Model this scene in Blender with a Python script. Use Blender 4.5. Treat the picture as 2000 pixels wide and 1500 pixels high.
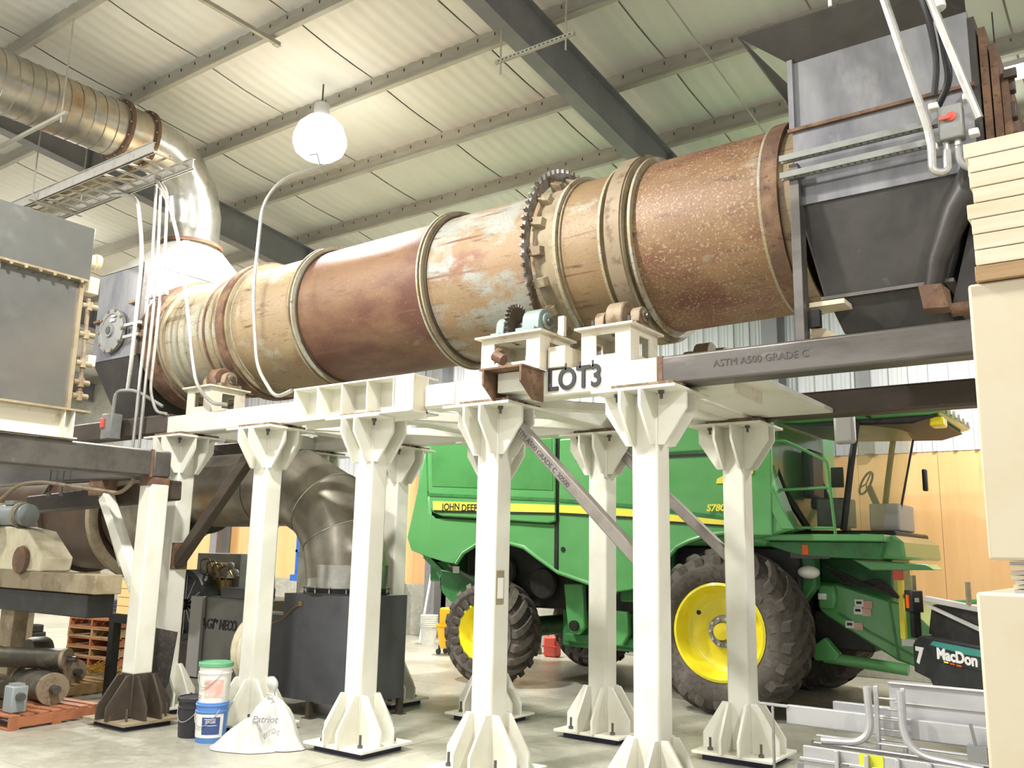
import bpy, bmesh, math, random
from mathutils import Vector, Matrix
random.seed(7)
scene = bpy.context.scene
for o in list(bpy.data.objects): bpy.data.objects.remove(o)
COL = scene.collection
PI = math.pi

# ------------------------------------------------------------------ camera
cam_data = bpy.data.cameras.new('camera')
cam = bpy.data.objects.new('camera', cam_data); COL.objects.link(cam)
cam_data.sensor_fit = 'HORIZONTAL'; cam_data.sensor_width = 36.0
cam_data.lens = 36.0 * 1747.0 / 2000.0
cam_data.clip_start = 0.05; cam_data.clip_end = 200
_p, _r, _y = math.radians(10.759), math.radians(1.1915), math.radians(-36.0145)
_f = Vector((math.sin(_y)*math.cos(_p), math.cos(_y)*math.cos(_p), math.sin(_p)))
_rt = Vector((math.cos(_y), -math.sin(_y), 0)); _up = _rt.cross(_f)
_R = math.cos(_r)*_rt + math.sin(_r)*_up; _U = -math.sin(_r)*_rt + math.cos(_r)*_up
cam.matrix_world = Matrix(((_R.x, _U.x, -_f.x, 0), (_R.y, _U.y, -_f.y, 0), (_R.z, _U.z, -_f.z, 1.8), (0, 0, 0, 1)))
scene.camera = cam

# ------------------------------------------------------------------ world, exposure
world = bpy.data.worlds.new('world'); scene.world = world; world.use_nodes = True
bg = world.node_tree.nodes['Background']
bg.inputs[0].default_value = (0.97, 0.97, 0.95, 1); bg.inputs[1].default_value = 0.58
scene.view_settings.view_transform = 'Standard'; scene.view_settings.look = 'None'
scene.view_settings.exposure = 0.55; scene.view_settings.gamma = 1.0
scene.view_settings.use_curve_mapping = False

# high bay lamps of the hall: (x, y, z); their light sources hang just under the lenses
LAMPS = [(-8.84, 7.6, 7.42), (-5.6, 3.0, 7.65), (-9.6, 2.0, 7.7), (-17.5, 8.2, 7.4), (-4.0, -3.6, 7.9), (-24.5, 8.6, 7.3), (-1.3, 12.6, 6.9), (-16.0, 1.0, 7.8), (2.6, 2.6, 7.7), (-10.5, 13.4, 6.8)]
LAMP_W = [480, 540, 420, 640, 320, 860, 320, 480, 420, 420]
for (lx, ly, lz), w in zip(LAMPS, LAMP_W):
    ld = bpy.data.lights.new('high_bay_light', 'AREA'); ld.shape = 'DISK'; ld.size = 0.5
    ld.energy = w; ld.color = (1.0, 0.975, 0.93)
    lo = bpy.data.objects.new('high_bay_light', ld); COL.objects.link(lo); lo.location = (lx, ly, lz - 0.46)

# ------------------------------------------------------------------ materials
def lin(h):
    h = h.lstrip('#'); c = [int(h[i:i+2], 16)/255 for i in (0, 2, 4)]
    return tuple(x/12.92 if x <= .04045 else ((x+.055)/1.055)**2.4 for x in c) + (1,)
def mat(name, col, rough=.5, metal=0.0, layers=(), bump=0.0, bscale=60, stretch=(1, 1, 1), coat=0.0, rvar=0.0, emit=None, alpha=None, trans=0.0, spec=None):
    """layers: (scale, colour, lo, hi, (sx,sy,sz) stretch, detail) noise masks mixed over the base colour"""
    m = bpy.data.materials.new(name); m.use_nodes = True
    nt = m.node_tree; N = nt.nodes; L = nt.links; b = N['Principled BSDF']
    b.inputs['Roughness'].default_value = rough; b.inputs['Metallic'].default_value = metal
    b.inputs['Coat Weight'].default_value = coat; b.inputs['Coat Roughness'].default_value = .08
    if spec is not None: b.inputs['Specular IOR Level'].default_value = spec
    if trans: b.inputs['Transmission Weight'].default_value = trans
    if alpha is not None: b.inputs['Alpha'].default_value = alpha
    if emit: b.inputs['Emission Color'].default_value = lin(emit[0]); b.inputs['Emission Strength'].default_value = emit[1]
    c0 = lin(col) if isinstance(col, str) else col
    b.inputs['Base Color'].default_value = c0
    if layers or bump or rvar:
        tc = N.new('ShaderNodeTexCoord'); prev = None; fac = None
        for i, ly in enumerate(layers):
            sc, lc, lo, hi = ly[:4]; st = ly[4] if len(ly) > 4 else stretch; det = ly[5] if len(ly) > 5 else 6
            mp = N.new('ShaderNodeMapping'); mp.inputs['Scale'].default_value = st; mp.inputs['Location'].default_value = (3.7*i+1.3, 1.9*i, 2.1*i)
            L.new(tc.outputs['Object'], mp.inputs['Vector'])
            n = N.new('ShaderNodeTexNoise'); n.inputs['Scale'].default_value = sc; n.inputs['Detail'].default_value = det; n.inputs['Roughness'].default_value = .62
            L.new(mp.outputs['Vector'], n.inputs['Vector'])
            r = N.new('ShaderNodeValToRGB'); r.color_ramp.elements[0].position = lo; r.color_ramp.elements[1].position = hi
            L.new(n.outputs['Fac'], r.inputs['Fac'])
            mx = N.new('ShaderNodeMix'); mx.data_type = 'RGBA'
            L.new(r.outputs['Color'], mx.inputs['Factor'])
            if prev is None: mx.inputs[6].default_value = c0
            else: L.new(prev, mx.inputs[6])
            mx.inputs[7].default_value = lin(lc) if isinstance(lc, str) else lc
            prev = mx.outputs[2]; fac = n.outputs['Fac']
        if prev is not None: L.new(prev, b.inputs['Base Color'])
        if rvar and fac is not None:
            mr = N.new('ShaderNodeMapRange'); mr.inputs[1].default_value = .3; mr.inputs[2].default_value = .7
            mr.inputs[3].default_value = rough-rvar; mr.inputs[4].default_value = rough+rvar
            L.new(fac, mr.inputs[0]); L.new(mr.outputs[0], b.inputs['Roughness'])
        if bump:
            n = N.new('ShaderNodeTexNoise'); n.inputs['Scale'].default_value = bscale; n.inputs['Detail'].default_value = 4
            mp = N.new('ShaderNodeMapping'); mp.inputs['Scale'].default_value = stretch
            L.new(tc.outputs['Object'], mp.inputs['Vector']); L.new(mp.outputs['Vector'], n.inputs['Vector'])
            bp = N.new('ShaderNodeBump'); bp.inputs['Strength'].default_value = bump; bp.inputs['Distance'].default_value = .01
            L.new(n.outputs['Fac'], bp.inputs['Height']); L.new(bp.outputs['Normal'], b.inputs['Normal'])
    return m

W = mat('white_paint', '#dddcd0', .42, layers=[(2.2, '#cfccbb', .48, .75), (9, '#b9a888', .70, .82)], bump=.05, bscale=30)
WD = mat('worn_white_paint', '#d6d0bf', .5, layers=[(5, '#b59c78', .55, .72), (14, '#7a5238', .66, .74)], bump=.1, bscale=40)
GASK = mat('brown_gasket', '#6b5a48', .8, layers=[(20, '#8f7c60', .5, .6)])
MUD = mat('dark_grout_pad', '#3a3850', .8)
STEEL = mat('mill_scale_steel', '#66625e', .42, .55, layers=[(3, '#4c4844', .45, .7, (.25, 1, 1)), (7, '#86827c', .62, .8, (.2, 1, 1))], bump=.05, bscale=50)
STEELD = mat('dark_brown_steel', '#544a40', .5, .3, layers=[(3, '#41382f', .4, .7, (.4, 1, 1)), (8, '#76604a', .62, .8)], bump=.06)
BRC = mat('brace_steel', '#858078', .5, .3, layers=[(4, '#76706a', .45, .65), (12, '#948c7c', .6, .75)], bump=.05)
HOP = mat('hot_rolled_plate', '#9a9a9b', .42, .35, layers=[(1.3, '#6c6c72', .4, .65, (1, 1, .35)), (3.4, '#a09f9c', .58, .8, (1, 1, .5)), (16, '#5a5450', .68, .78)], bump=.03)
HOPD = mat('dark_plate', '#4d4a47', .45, .5, layers=[(2, '#3b3836', .4, .7), (6, '#66605a', .65, .8)], bump=.04)
RUST = mat('rust_brown', '#69503f', .75, .1, layers=[(6, '#85684f', .45, .65), (22, '#4c382e', .55, .7)], bump=.2)
DUST = mat('dusty_tan_steel', '#978a70', .75, layers=[(4, '#7b6c54', .45, .65), (14, '#b3a78a', .6, .75)], bump=.1)
CAST = mat('cast_bearing', '#8b7c66', .65, .2, layers=[(9, '#6a5641', .5, .65)], bump=.1)
TEAL = mat('blue_green_bearing', '#7a8a86', .55, .1, layers=[(9, '#7a6a54', .55, .7)], bump=.1)
GALV = mat('galvanized', '#c2c0b8', .3, .9, layers=[(7, '#aeaca6', .4, .6), (1.2, '#b59f78', .60, .85)], rvar=.06)
GALVR = mat('stained_galvanized', '#bdb7a8', .32, .85, layers=[(5, '#a8a49a', .4, .6), (1.4, '#ad8658', .50, .72)], rvar=.08)
COND = mat('conduit_zinc', '#bab8b2', .35, .6, layers=[(9, '#a3a09a', .5, .7)])
DUCTG = mat('dull_galvanized', '#a29c90', .38, .75, layers=[(2, '#80796c', .4, .65), (1.3, '#9c7d56', .55, .75)], rvar=.06)
GREEN = mat('green_paint', '#5fa562', .32, coat=.6, layers=[(1.2, '#509c55', .45, .7)])
GREEND = mat('dark_green_paint', '#3b8046', .45, layers=[(5, '#365c3c', .5, .7)], coat=.2)
YEL = mat('yellow_paint', '#f0e02c', .35, coat=.4, layers=[(4, '#e3c818', .5, .7)])
YDEC = mat('yellow_decal', '#f7ec5a', .4)
BLACK = mat('black_paint', '#22211f', .5, layers=[(6, '#35332f', .5, .7)])
BLKG = mat('black_gloss', '#1c1e1d', .25, coat=.5)
RUB = mat('tyre_rubber', '#514b45', .8, layers=[(3, '#686056', .45, .65), (20, '#403b36', .5, .7)], bump=.15, bscale=90)
GLASS = mat('cab_glass', '#5d6a64', .02, trans=0, alpha=.16, spec=.8)
GLASSY = mat('tinted_front_glass', '#d8cf86', .03, alpha=.35, spec=.8)
GREYP = mat('grey_paint', '#8a8b88', .45, layers=[(4, '#777873', .45, .7)])
GREYL = mat('light_grey_plastic', '#b9b7b4', .5)
DGREY = mat('dark_grey_sheet', '#55565a', .45, .3, layers=[(3, '#4a4a4e', .4, .7), (9, '#66635f', .65, .8)], bump=.03)
FLOOR = mat('concrete_floor', '#aaa899', .36, layers=[(.35, '#969486', .4, .62), (1.3, '#b9b8ab', .52, .7), (4.5, '#8f8c7c', .62, .78), (11, '#a9a696', .55, .8)], bump=.04, bscale=18, rvar=.12)
CEIL = mat('ceiling_vinyl', '#d3d1c9', .6, bump=.25, bscale=3.5, stretch=(3, .25, 1), layers=[(.8, '#cbc9bf', .4, .7)])
PURL = mat('galvanized_purlin', '#a7a497', .5, .0, layers=[(5, '#979284', .4, .65, (.3, 1, 1)), (2, '#ab9a82', .62, .8, (.4, 1, 1))])
RAFT = mat('grey_rafter_primer', '#727173', .5, layers=[(2, '#7e7c7c', .45, .65)])
METALW = mat('white_wall_sheet', '#bfc0c3', .45, layers=[(1, '#b3b4b7', .4, .7, (1, 1, .1))])
PLY = mat('plywood', '#deb27c', .6, layers=[(1.2, '#d4a56c', .4, .7, (3, 1, .35)), (5, '#c99a62', .60, .78, (3, 1, .2)), (14, '#b98a54', .72, .78, (1.6, 1, .6))], bump=.04)
CONC = mat('wall_concrete', '#a9a79a', .75, layers=[(1.5, '#959386', .4, .65), (12, '#b5b3a8', .5, .7)], bump=.15)
PINE = mat('pine_board', '#d6cab4', .6, layers=[(3, '#c9b898', .45, .7, (.3, 1, 4)), (16, '#a98a5c', .66, .75, (.25, 1, 3))], bump=.1, bscale=30)
PINED = mat('pine_board_brown', '#a88a66', .65, layers=[(4, '#8c6d49', .4, .7, (.2, 3, 3))], bump=.1)
FOAM = mat('cream_foam', '#cbc0a9', .7, layers=[(2.5, '#c6ba9b', .5, .75), (22, '#b9a880', .74, .80)], bump=.08, bscale=12)
PALO = mat('orange_pallet', '#a86a48', .65, layers=[(5, '#87573a', .45, .7), (14, '#c98a58', .62, .75)], bump=.1)
PALW = mat('bare_pallet_wood', '#a98a5e', .7, layers=[(5, '#8b6d45', .45, .7)], bump=.1)
ALU = mat('bare_aluminium', '#c4c4c6', .45, .5, layers=[(4, '#b0b0b2', .45, .7, (.3, 1, 1))])
WPL = mat('white_plastic', '#e4e3dc', .4, layers=[(8, '#d6d3c6', .5, .7)])
BPL = mat('blue_plastic', '#5683c2', .4)
GPL = mat('green_lid_plastic', '#64a078', .45)
KPL = mat('black_plastic', '#2c2a30', .4)
RED = mat('red_plastic', '#dd5a4c', .4)
ORNG = mat('amber_lens', '#ee6a1e', .35)
YPL = mat('yellow_plastic', '#efb71c', .45)
BLUP = mat('blue_paint', '#2a63b8', .45)
BLUM = mat('blue_grey_motor', '#8e9698', .5, .1, layers=[(8, '#8a8672', .55, .7)])
SACK = mat('woven_sack', '#c2c2be', .6, layers=[(6, '#b2b1ab', .45, .65)], bump=.5, bscale=12)
SALM = mat('salmon_label', '#dfa99e', .5, layers=[(9, '#dccac4', .45, .6)])
NAVY = mat('navy_label', '#3c4f82', .5)
INK = mat('black_ink', '#2b2a2a', .6)
INKS = mat('dark_stencil_ink', '#4a4644', .6)
INKG = mat('grey_ink', '#77757a', .6)
GRIT = mat('black_gritty_plate', '#3b3733', .75, layers=[(30, '#55504a', .5, .65)], bump=.4, bscale=80)
STRAW = mat('straw', '#c79a3c', .8)
CREAMC = mat('cream_canvas', '#d8cfb4', .7, layers=[(6, '#c4b898', .45, .7)], bump=.2, bscale=12)
BRASS = mat('brass', '#a5854a', .4, .7)
LENS = mat('lamp_lens', '#ffffff', .4, emit=('#fffdf2', 4.5))
WHITED = mat('white_decal', '#efeeea', .5)
TEALD = mat('teal_decal', '#3f8f86', .5)

def drum_mat(name, base, tan, maroon, m_lo, grey, g_lo, speck, s_lo):
    return mat(name, base, .55, .06, layers=[
        (1.7, tan, .42, .60, (.7, 1, 1), 8), (1.3, maroon, m_lo, m_lo+.12, (.5, 1, 1), 8),
        (2.3, grey, g_lo, g_lo+.09, (.6, 1, 1), 9), (9, '#5a4332', .58, .72, (.35, 1.4, 1.4), 8),
        (46, speck, s_lo, s_lo+.10, (1, 1, 1), 4), (5, '#6a4836', .63, .70, (.12, 2.2, 2.2), 5), (95, '#5f4936', .56, .74, (1, 1, 1), 2)], bump=.15, bscale=55, rvar=.08)
D1 = drum_mat('shell_grey_tan', '#9a8e74', '#a19575', '#7c5d45', .62, '#a5a291', .46, '#aaa48e', .68)
D2 = drum_mat('shell_tan_streaked', '#927e62', '#9c8a68', '#7a4d3a', .55, '#a29c8a', .58, '#a0947c', .68)
D3 = drum_mat('shell_maroon', '#6d513b', '#76593f', '#59372c', .45, '#948a76', .64, '#9a8c72', .64)
D4 = drum_mat('shell_grey_patches', '#877256', '#8b7050', '#744a35', .56, '#8f9188', .49, '#a39880', .67)
D5 = drum_mat('shell_rust_patch', '#826b4f', '#8a7352', '#633629', .54, '#9c9a8b', .57, '#9c9078', .68)
D6 = drum_mat('shell_speckled_rust', '#7d5f44', '#866849', '#6a4030', .49, '#9f9985', .62, '#a39174', .55)

# ------------------------------------------------------------------ mesh helpers
WORLD = {}
class MB:
    def __init__(s): s.v = []; s.f = []
    def quadbox(s, c):
        n = len(s.v); s.v += [tuple(p) for p in c]
        s.f += [(n, n+3, n+2, n+1), (n+4, n+5, n+6, n+7), (n, n+1, n+5, n+4), (n+1, n+2, n+6, n+5), (n+2, n+3, n+7, n+6), (n+3, n, n+4, n+7)]
        return s
    def box(s, x0, x1, y0, y1, z0, z1):
        return s.quadbox([(x0, y0, z0), (x1, y0, z0), (x1, y1, z0), (x0, y1, z0), (x0, y0, z1), (x1, y0, z1), (x1, y1, z1), (x0, y1, z1)])
    def prism(s, poly, ax, a0, a1):
        """poly: 2D points; ax 'y': (x,z) swept along y, 'x': (y,z) swept along x, 'z': (x,y) swept along z"""
        n = len(s.v); k = len(poly)
        ar = sum(poly[i][0]*poly[(i+1) % k][1]-poly[(i+1) % k][0]*poly[i][1] for i in range(k))
        if ar < 0: poly = list(reversed(poly))
        for a in (a0, a1):
            for p, q in poly: s.v.append({'y': (p, a, q), 'x': (a, p, q), 'z': (p, q, a)}[ax])
        fl = (ax == 'y')
        def add(f): s.f.append(tuple(reversed(f)) if fl else tuple(f))
        add(range(n+k-1, n-1, -1)); add(range(n+k, n+2*k))
        for i in range(k): add((n+i, n+(i+1) % k, n+k+(i+1) % k, n+k+i))
        return s
    def bar(s, a, b, w, h=None, up=(0, 0, 1)):
        """rectangular bar from a to b"""
        a = Vector(a); b = Vector(b); d = (b-a).normalized(); h = h or w
        u = Vector(up); x = d.cross(u)
        if x.length < 1e-4: x = d.cross(Vector((0, 1, 0)))
        x.normalize(); u = x.cross(d)
        c = []
        for p in (a, b):
            for sx, sy in ((-1, -1), (1, -1), (1, 1), (-1, 1)): c.append(p + x*sx*w/2 + u*sy*h/2)
        return s.quadbox(c)
    def tube(s, pts, r, seg=10, cap=True, radii=None):
        pts = [Vector(p) for p in pts]; n0 = len(s.v); k = len(pts)
        t0 = (pts[1]-pts[0]).normalized(); ref = Vector((0, 0, 1)) if abs(t0.z) < .9 else Vector((1, 0, 0))
        x = t0.cross(ref).normalized()
        for i, p in enumerate(pts):
            t = (pts[min(i+1, k-1)]-pts[max(i-1, 0)]).normalized()
            x = (x - t*x.dot(t)).normalized(); y = t.cross(x); rr = radii[i] if radii else r
            for j in range(seg):
                a = 2*PI*j/seg; s.v.append(tuple(p + x*math.cos(a)*rr + y*math.sin(a)*rr))
        for i in range(k-1):
            for j in range(seg):
                s.f.append((n0+i*seg+j, n0+i*seg+(j+1) % seg, n0+(i+1)*seg+(j+1) % seg, n0+(i+1)*seg+j))
        if cap:
            s.f.append(tuple(range(n0+seg-1, n0-1, -1))); s.f.append(tuple(range(n0+(k-1)*seg, n0+k*seg)))
        return s
    def lathe(s, prof, c, ax='z', seg=32, closed=False):
        """prof: (r, a) pairs; a measured along ax from centre c"""
        n0 = len(s.v); k = len(prof)
        for r, a in prof:
            for j in range(seg):
                t = 2*PI*j/seg; p, q = r*math.cos(t), r*math.sin(t)
                o = {'z': (p, q, a), 'x': (a, p, q), 'y': (q, a, p)}[ax]
                s.v.append((c[0]+o[0], c[1]+o[1], c[2]+o[2]))
        rng = k if closed else k-1
        for i in range(rng):
            for j in range(seg):
                i2 = (i+1) % k
                s.f.append((n0+i*seg+j, n0+i*seg+(j+1) % seg, n0+i2*seg+(j+1) % seg, n0+i2*seg+j))
        if not closed:
            if prof[0][0] > 1e-6: s.f.append(tuple(range(n0+seg-1, n0-1, -1)))
            if prof[-1][0] > 1e-6: s.f.append(tuple(range(n0+(k-1)*seg, n0+k*seg)))
        return s
    def cyl(s, a, b, r, seg=16): return s.tube([a, b], r, seg)
    def ball(s, c, r, seg=12, rings=8, sx=1, sy=1, sz=1):
        n0 = len(s.v)
        s.v.append((c[0], c[1], c[2]-r*sz))
        for i in range(1, rings):
            ph = -PI/2 + PI*i/rings
            for j in range(seg):
                t = 2*PI*j/seg
                s.v.append((c[0]+r*sx*math.cos(ph)*math.cos(t), c[1]+r*sy*math.cos(ph)*math.sin(t), c[2]+r*sz*math.sin(ph)))
        s.v.append((c[0], c[1], c[2]+r*sz)); e = len(s.v)-1
        for j in range(seg):
            s.f.append((n0, n0+1+(j+1) % seg, n0+1+j)); q = n0+1+(rings-2)*seg
            s.f.append((e, q+j, q+(j+1) % seg))
        for i in range(rings-2):
            for j in range(seg):
                a = n0+1+i*seg
                s.f.append((a+j, a+(j+1) % seg, a+seg+(j+1) % seg, a+seg+j))
        return s
    def build(s, name, m, parent=None, loc=(0, 0, 0), bevel=0, smooth=35, fix=False, **tags):
        base = WORLD[parent.name] if parent else Vector((0, 0, 0))
        loc = Vector(loc); org = base + loc
        me = bpy.data.meshes.new(name)
        me.from_pydata([tuple(Vector(p)-org) for p in s.v], [], s.f); me.validate()
        if fix:
            bm = bmesh.new(); bm.from_mesh(me); bmesh.ops.recalc_face_normals(bm, faces=bm.faces); bm.to_mesh(me); bm.free()
        me.materials.append(m)
        if smooth:
            me.shade_smooth(); me.set_sharp_from_angle(angle=math.radians(smooth))
        o = bpy.data.objects.new(name, me); COL.objects.link(o)
        o.location = loc; o.parent = parent; WORLD[o.name] = org
        if bevel:
            b = o.modifiers.new('bevel', 'BEVEL'); b.width = bevel; b.segments = 2; b.limit_method = 'ANGLE'; b.angle_limit = math.radians(50); b.harden_normals = False
        tag(o, **tags)
        return o
def tag(o, label=None, cat=None, group=None, kind=None):
    if label: o['label'] = label
    if cat: o['category'] = cat
    if group: o['group'] = group
    if kind: o['kind'] = kind
    return o
def thing(name, loc, label, cat, group=None):
    o = bpy.data.objects.new(name, None); o.empty_display_size = .2; COL.objects.link(o)
    o.location = loc; WORLD[o.name] = Vector(loc)
    return tag(o, label, cat, group)
def copy_part(o, parent, loc):
    c = o.copy(); COL.objects.link(c); c.parent = parent; c.location = loc
    WORLD[c.name] = (WORLD[parent.name] if parent else Vector((0, 0, 0))) + Vector(loc)
    for ch in [q for q in o.children]:
        d = ch.copy(); COL.objects.link(d); d.parent = c; d.location = ch.location.copy(); WORLD[d.name] = WORLD[c.name]+ch.location
    return c
def smooth_path(pts, n=6):
    """rounds the corners of a polyline: each entry (point, bend radius)"""
    out = []
    P = [Vector(p) for p, r in pts]
    for i, (p, r) in enumerate(pts):
        p = Vector(p)
        if i in (0, len(pts)-1) or r == 0: out.append(p); continue
        a = (P[i-1]-p); b = (P[i+1]-p); r2 = min(r, a.length*.49, b.length*.49)
        a = p+a.normalized()*r2; b = p+b.normalized()*r2
        for k in range(n+1):
            t = k/n; out.append(a*(1-t)**2 + p*2*t*(1-t) + b*t*t)
    return out
def text(body, name, m, parent, loc, size, rot=(PI/2, 0, 0), extrude=.003, label=None, shear=0, sx=1.0, bold=0.0):
    cu = bpy.data.curves.new(name, 'FONT'); cu.body = body; cu.size = size; cu.extrude = extrude; cu.shear = shear; cu.offset = bold
    cu.resolution_u = 4
    t = bpy.data.objects.new(name, cu); COL.objects.link(t)
    bpy.context.view_layer.update()
    me = bpy.data.meshes.new_from_object(t.evaluated_get(bpy.context.evaluated_depsgraph_get()))
    bpy.data.objects.remove(t); bpy.data.curves.remove(cu)
    me.name = name; me.materials.clear(); me.materials.append(m)
    o = bpy.data.objects.new(name, me); COL.objects.link(o)
    base = WORLD[parent.name] if parent else Vector((0, 0, 0))
    o.parent = parent; o.location = Vector(loc)-base; o.rotation_euler = rot; o.scale = (sx, 1, 1); WORLD[o.name] = Vector(loc)
    if label: o['label'] = label
    return o
# ------------------------------------------------------------------ the hall: floor, walls, roof
S = math.tan(math.radians(6.6))
def rz(y, z0=9.0): return z0 - S*y
X0, X1, YB, YF = -30.0, 7.0, 15.4, -6.0
fl = MB().box(X0, X1, YF, YB+.3, -.15, 0).build('floor', FLOOR, smooth=0, kind='structure')
joint = mat('floor_joint', '#8d8b7d', .8)
for xj in (-18, -12, -6, 0):
    MB().box(xj-.006, xj+.006, YF, YB, 0, .0015).build('control_joint', joint, fl, smooth=0)
for yj in (4.0, 10.0):
    MB().box(X0, X1, yj-.006, yj+.006, 0, .0015).build('control_joint', joint, fl, smooth=0)
cl = MB().quadbox([(X0, YF, rz(YF)+.06), (X1, YF, rz(YF)+.06), (X1, YB, rz(YB)+.06), (X0, YB, rz(YB)+.06), (X0, YF, rz(YF)+.2), (X1, YF, rz(YF)+.2), (X1, YB, rz(YB)+.2), (X0, YB, rz(YB)+.2)]).build('ceiling', CEIL, smooth=0, kind='structure')
# insulation strips between the seams, corrugation of the roof sheet showing through, bays between purlins
pur_y = [YB - .55 - 1.49*i for i in range(15)]
pur_y = [6.41 + 1.49*i for i in range(-8, 7)]
def ceil_strip(x0, x1, y0, y1):
    m = MB(); nx, ny = 36, 4
    for j in range(ny+1):
        for i in range(nx+1):
            u = i/nx; v = j/ny; x = x0+.012+(x1-x0-.024)*u; y = y0+(y1-y0)*v
            sag = .03*math.sin(PI*v) - .016*abs(math.sin(PI*u*9)) - (.02 if i in (0, nx) else 0)
            m.v.append((x, y, rz(y)+.03-sag))
    for j in range(ny):
        for i in range(nx):
            a = j*(nx+1)+i; m.f.append((a, a+nx+1, a+nx+2, a+1))
    return m
xs = [-4.55+1.825*k for k in range(-14, 7)]
for i in range(len(xs)-1):
    for j in range(len(pur_y)-1):
        if xs[i+1] < -22 and pur_y[j] < 4: continue
        y0, y1 = pur_y[j], min(pur_y[j+1], YB)
        if y1 < -1.5 and xs[i] > -20: pass
        if y0 < 2.5 and j % 2 == 0 and False: continue
        ceil_strip(xs[i], xs[i+1], y0, y1).build('insulation_panel', CEIL, cl, smooth=60)
for y in pur_y:
    if y > YB: continue
    m = MB(); z = rz(y)
    m.box(X0, X1, y-.004, y+.004, z-.22, z+.05)
    m.box(X0, X1, y-.07, y, z-.222, z-.214); m.box(X0, X1, y-.07, y-.062, z-.214, z-.195)
    m.box(X0, X1, y, y+.07, z-.004, z+.004)
    pr = m.build('roof_purlin', PURL, cl, smooth=0)
    if 6 < y < 12.6:
        c = MB()
        for k in range(46):
            x = -13.4 + k*.305 + random.uniform(-.03, .03)
            c.box(x-.004, x+.004, y-.016, y-.004, z-.045, z-.004)
        c.build('clip_row', STEELD, pr, smooth=0, kind='stuff')
for xr in (-28.19, -20.57, -12.95, -5.32, 2.3):
    m = MB(); y0, y1 = YF, YB
    def slab(xa, xb, za, zb):
        m.quadbox([(xa, y0, rz(y0, za)), (xb, y0, rz(y0, za)), (xb, y1, rz(y1, za)), (xa, y1, rz(y1, za)), (xa, y0, rz(y0, zb)), (xb, y0, rz(y0, zb)), (xb, y1, rz(y1, zb)), (xa, y1, rz(y1, zb))])
    slab(xr-.1, xr+.1, 8.19, 8.205); slab(xr-.005, xr+.005, 8.205, 8.765); slab(xr-.1, xr+.1, 8.765, 8.78)
    rf = m.build('rafter_beam', RAFT, cl, smooth=0)
    # stiffener plates
    for ys in (-2, 2.2, 6.6, 11.0):
        MB().quadbox([(xr-.095, ys, rz(ys, 8.2)), (xr+.095, ys, rz(ys, 8.2)), (xr+.095, ys+.01, rz(ys, 8.2)), (xr-.095, ys+.01, rz(ys, 8.2)), (xr-.095, ys, rz(ys, 8.76)), (xr+.095, ys, rz(ys, 8.76)), (xr+.095, ys+.01, rz(ys, 8.76)), (xr-.095, ys+.01, rz(ys, 8.76))]).build('stiffener', RAFT, rf, smooth=0)
# roof cross cable
MB().tube([(-3.9, 5.6, rz(5.6)-.26), (-3.9, 14.9, rz(14.9)-.26)], .012, 6).build('bracing_rod', PURL, cl)
# back wall
wb = MB().box(X0, X1, YB, YB+.3, 0, rz(YB)+.3).build('wall_back', CONC, smooth=0, kind='structure')
MB().box(X0, X1, YB-.12, YB, 0, 1.1).build('concrete_base', CONC, wb, bevel=.01, smooth=0)
k = 0
x = -26.0
while x < 4:
    if x < -7 or x > -5:
        pass
    MB().box(x+.003, x+1.217, YB-.05, YB, 1.1, 3.53).build('plywood_sheet', PLY, wb, smooth=0)
    x += 1.22
x = -26.0
while x < 4:
    m = MB(); prof = []
    n = 3; wv = .9/n
    pts = [(0, 0)]
    for i in range(n):
        b = i*wv
        pts += [(b+.02, 0), (b+.035, -.035), (b+.075, -.035), (b+.09, 0), (b+.16, 0), (b+.165, -.008), (b+.185, -.008), (b+.19, 0), (b+.225, 0), (b+.23, -.008), (b+.25, -.008), (b+.255, 0)]
    pts += [(.9, 0), (.9, .02), (0, .02)]
    m.prism([(x+p, YB-.06+q) for p, q in pts], 'z', 3.53, rz(YB)+.05)
    m.build('wall_sheet', METALW, wb, smooth=0); x += .9
for xc in (-20.5, -12.9, -5.3, 2.3):
    m = MB(); m.box(xc-.14, xc+.14, YB-.52, YB-.50, 0, rz(YB, 8.3)); m.box(xc-.006, xc+.006, YB-.5, YB-.1, 0, rz(YB, 8.3)); m.box(xc-.14, xc+.14, YB-.12, YB-.1, 0, rz(YB, 8.3))
    m.build('wall_column', RAFT, wb, smooth=0)
MB().box(-14.75, -13.95, YB-.5, YB-.12, 0, 1.15).build('concrete_pilaster', CONC, wb, bevel=.015, smooth=0)
MB().box(-3.9, -3.75, YB-.2, YB-.06, 3.53, rz(YB, 8.5)).build('wall_strut', RAFT, wb, smooth=0)
wl = MB().box(X0-.2, X0, YF, YB+.3, 0, rz(YF)+.2).build('wall_left', METALW, smooth=0, kind='structure')
MB().box(X0, X0+.05, 3.0, 9.6, 0, 4.2).build('overhead_door', WPL, wl, smooth=0)

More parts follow.
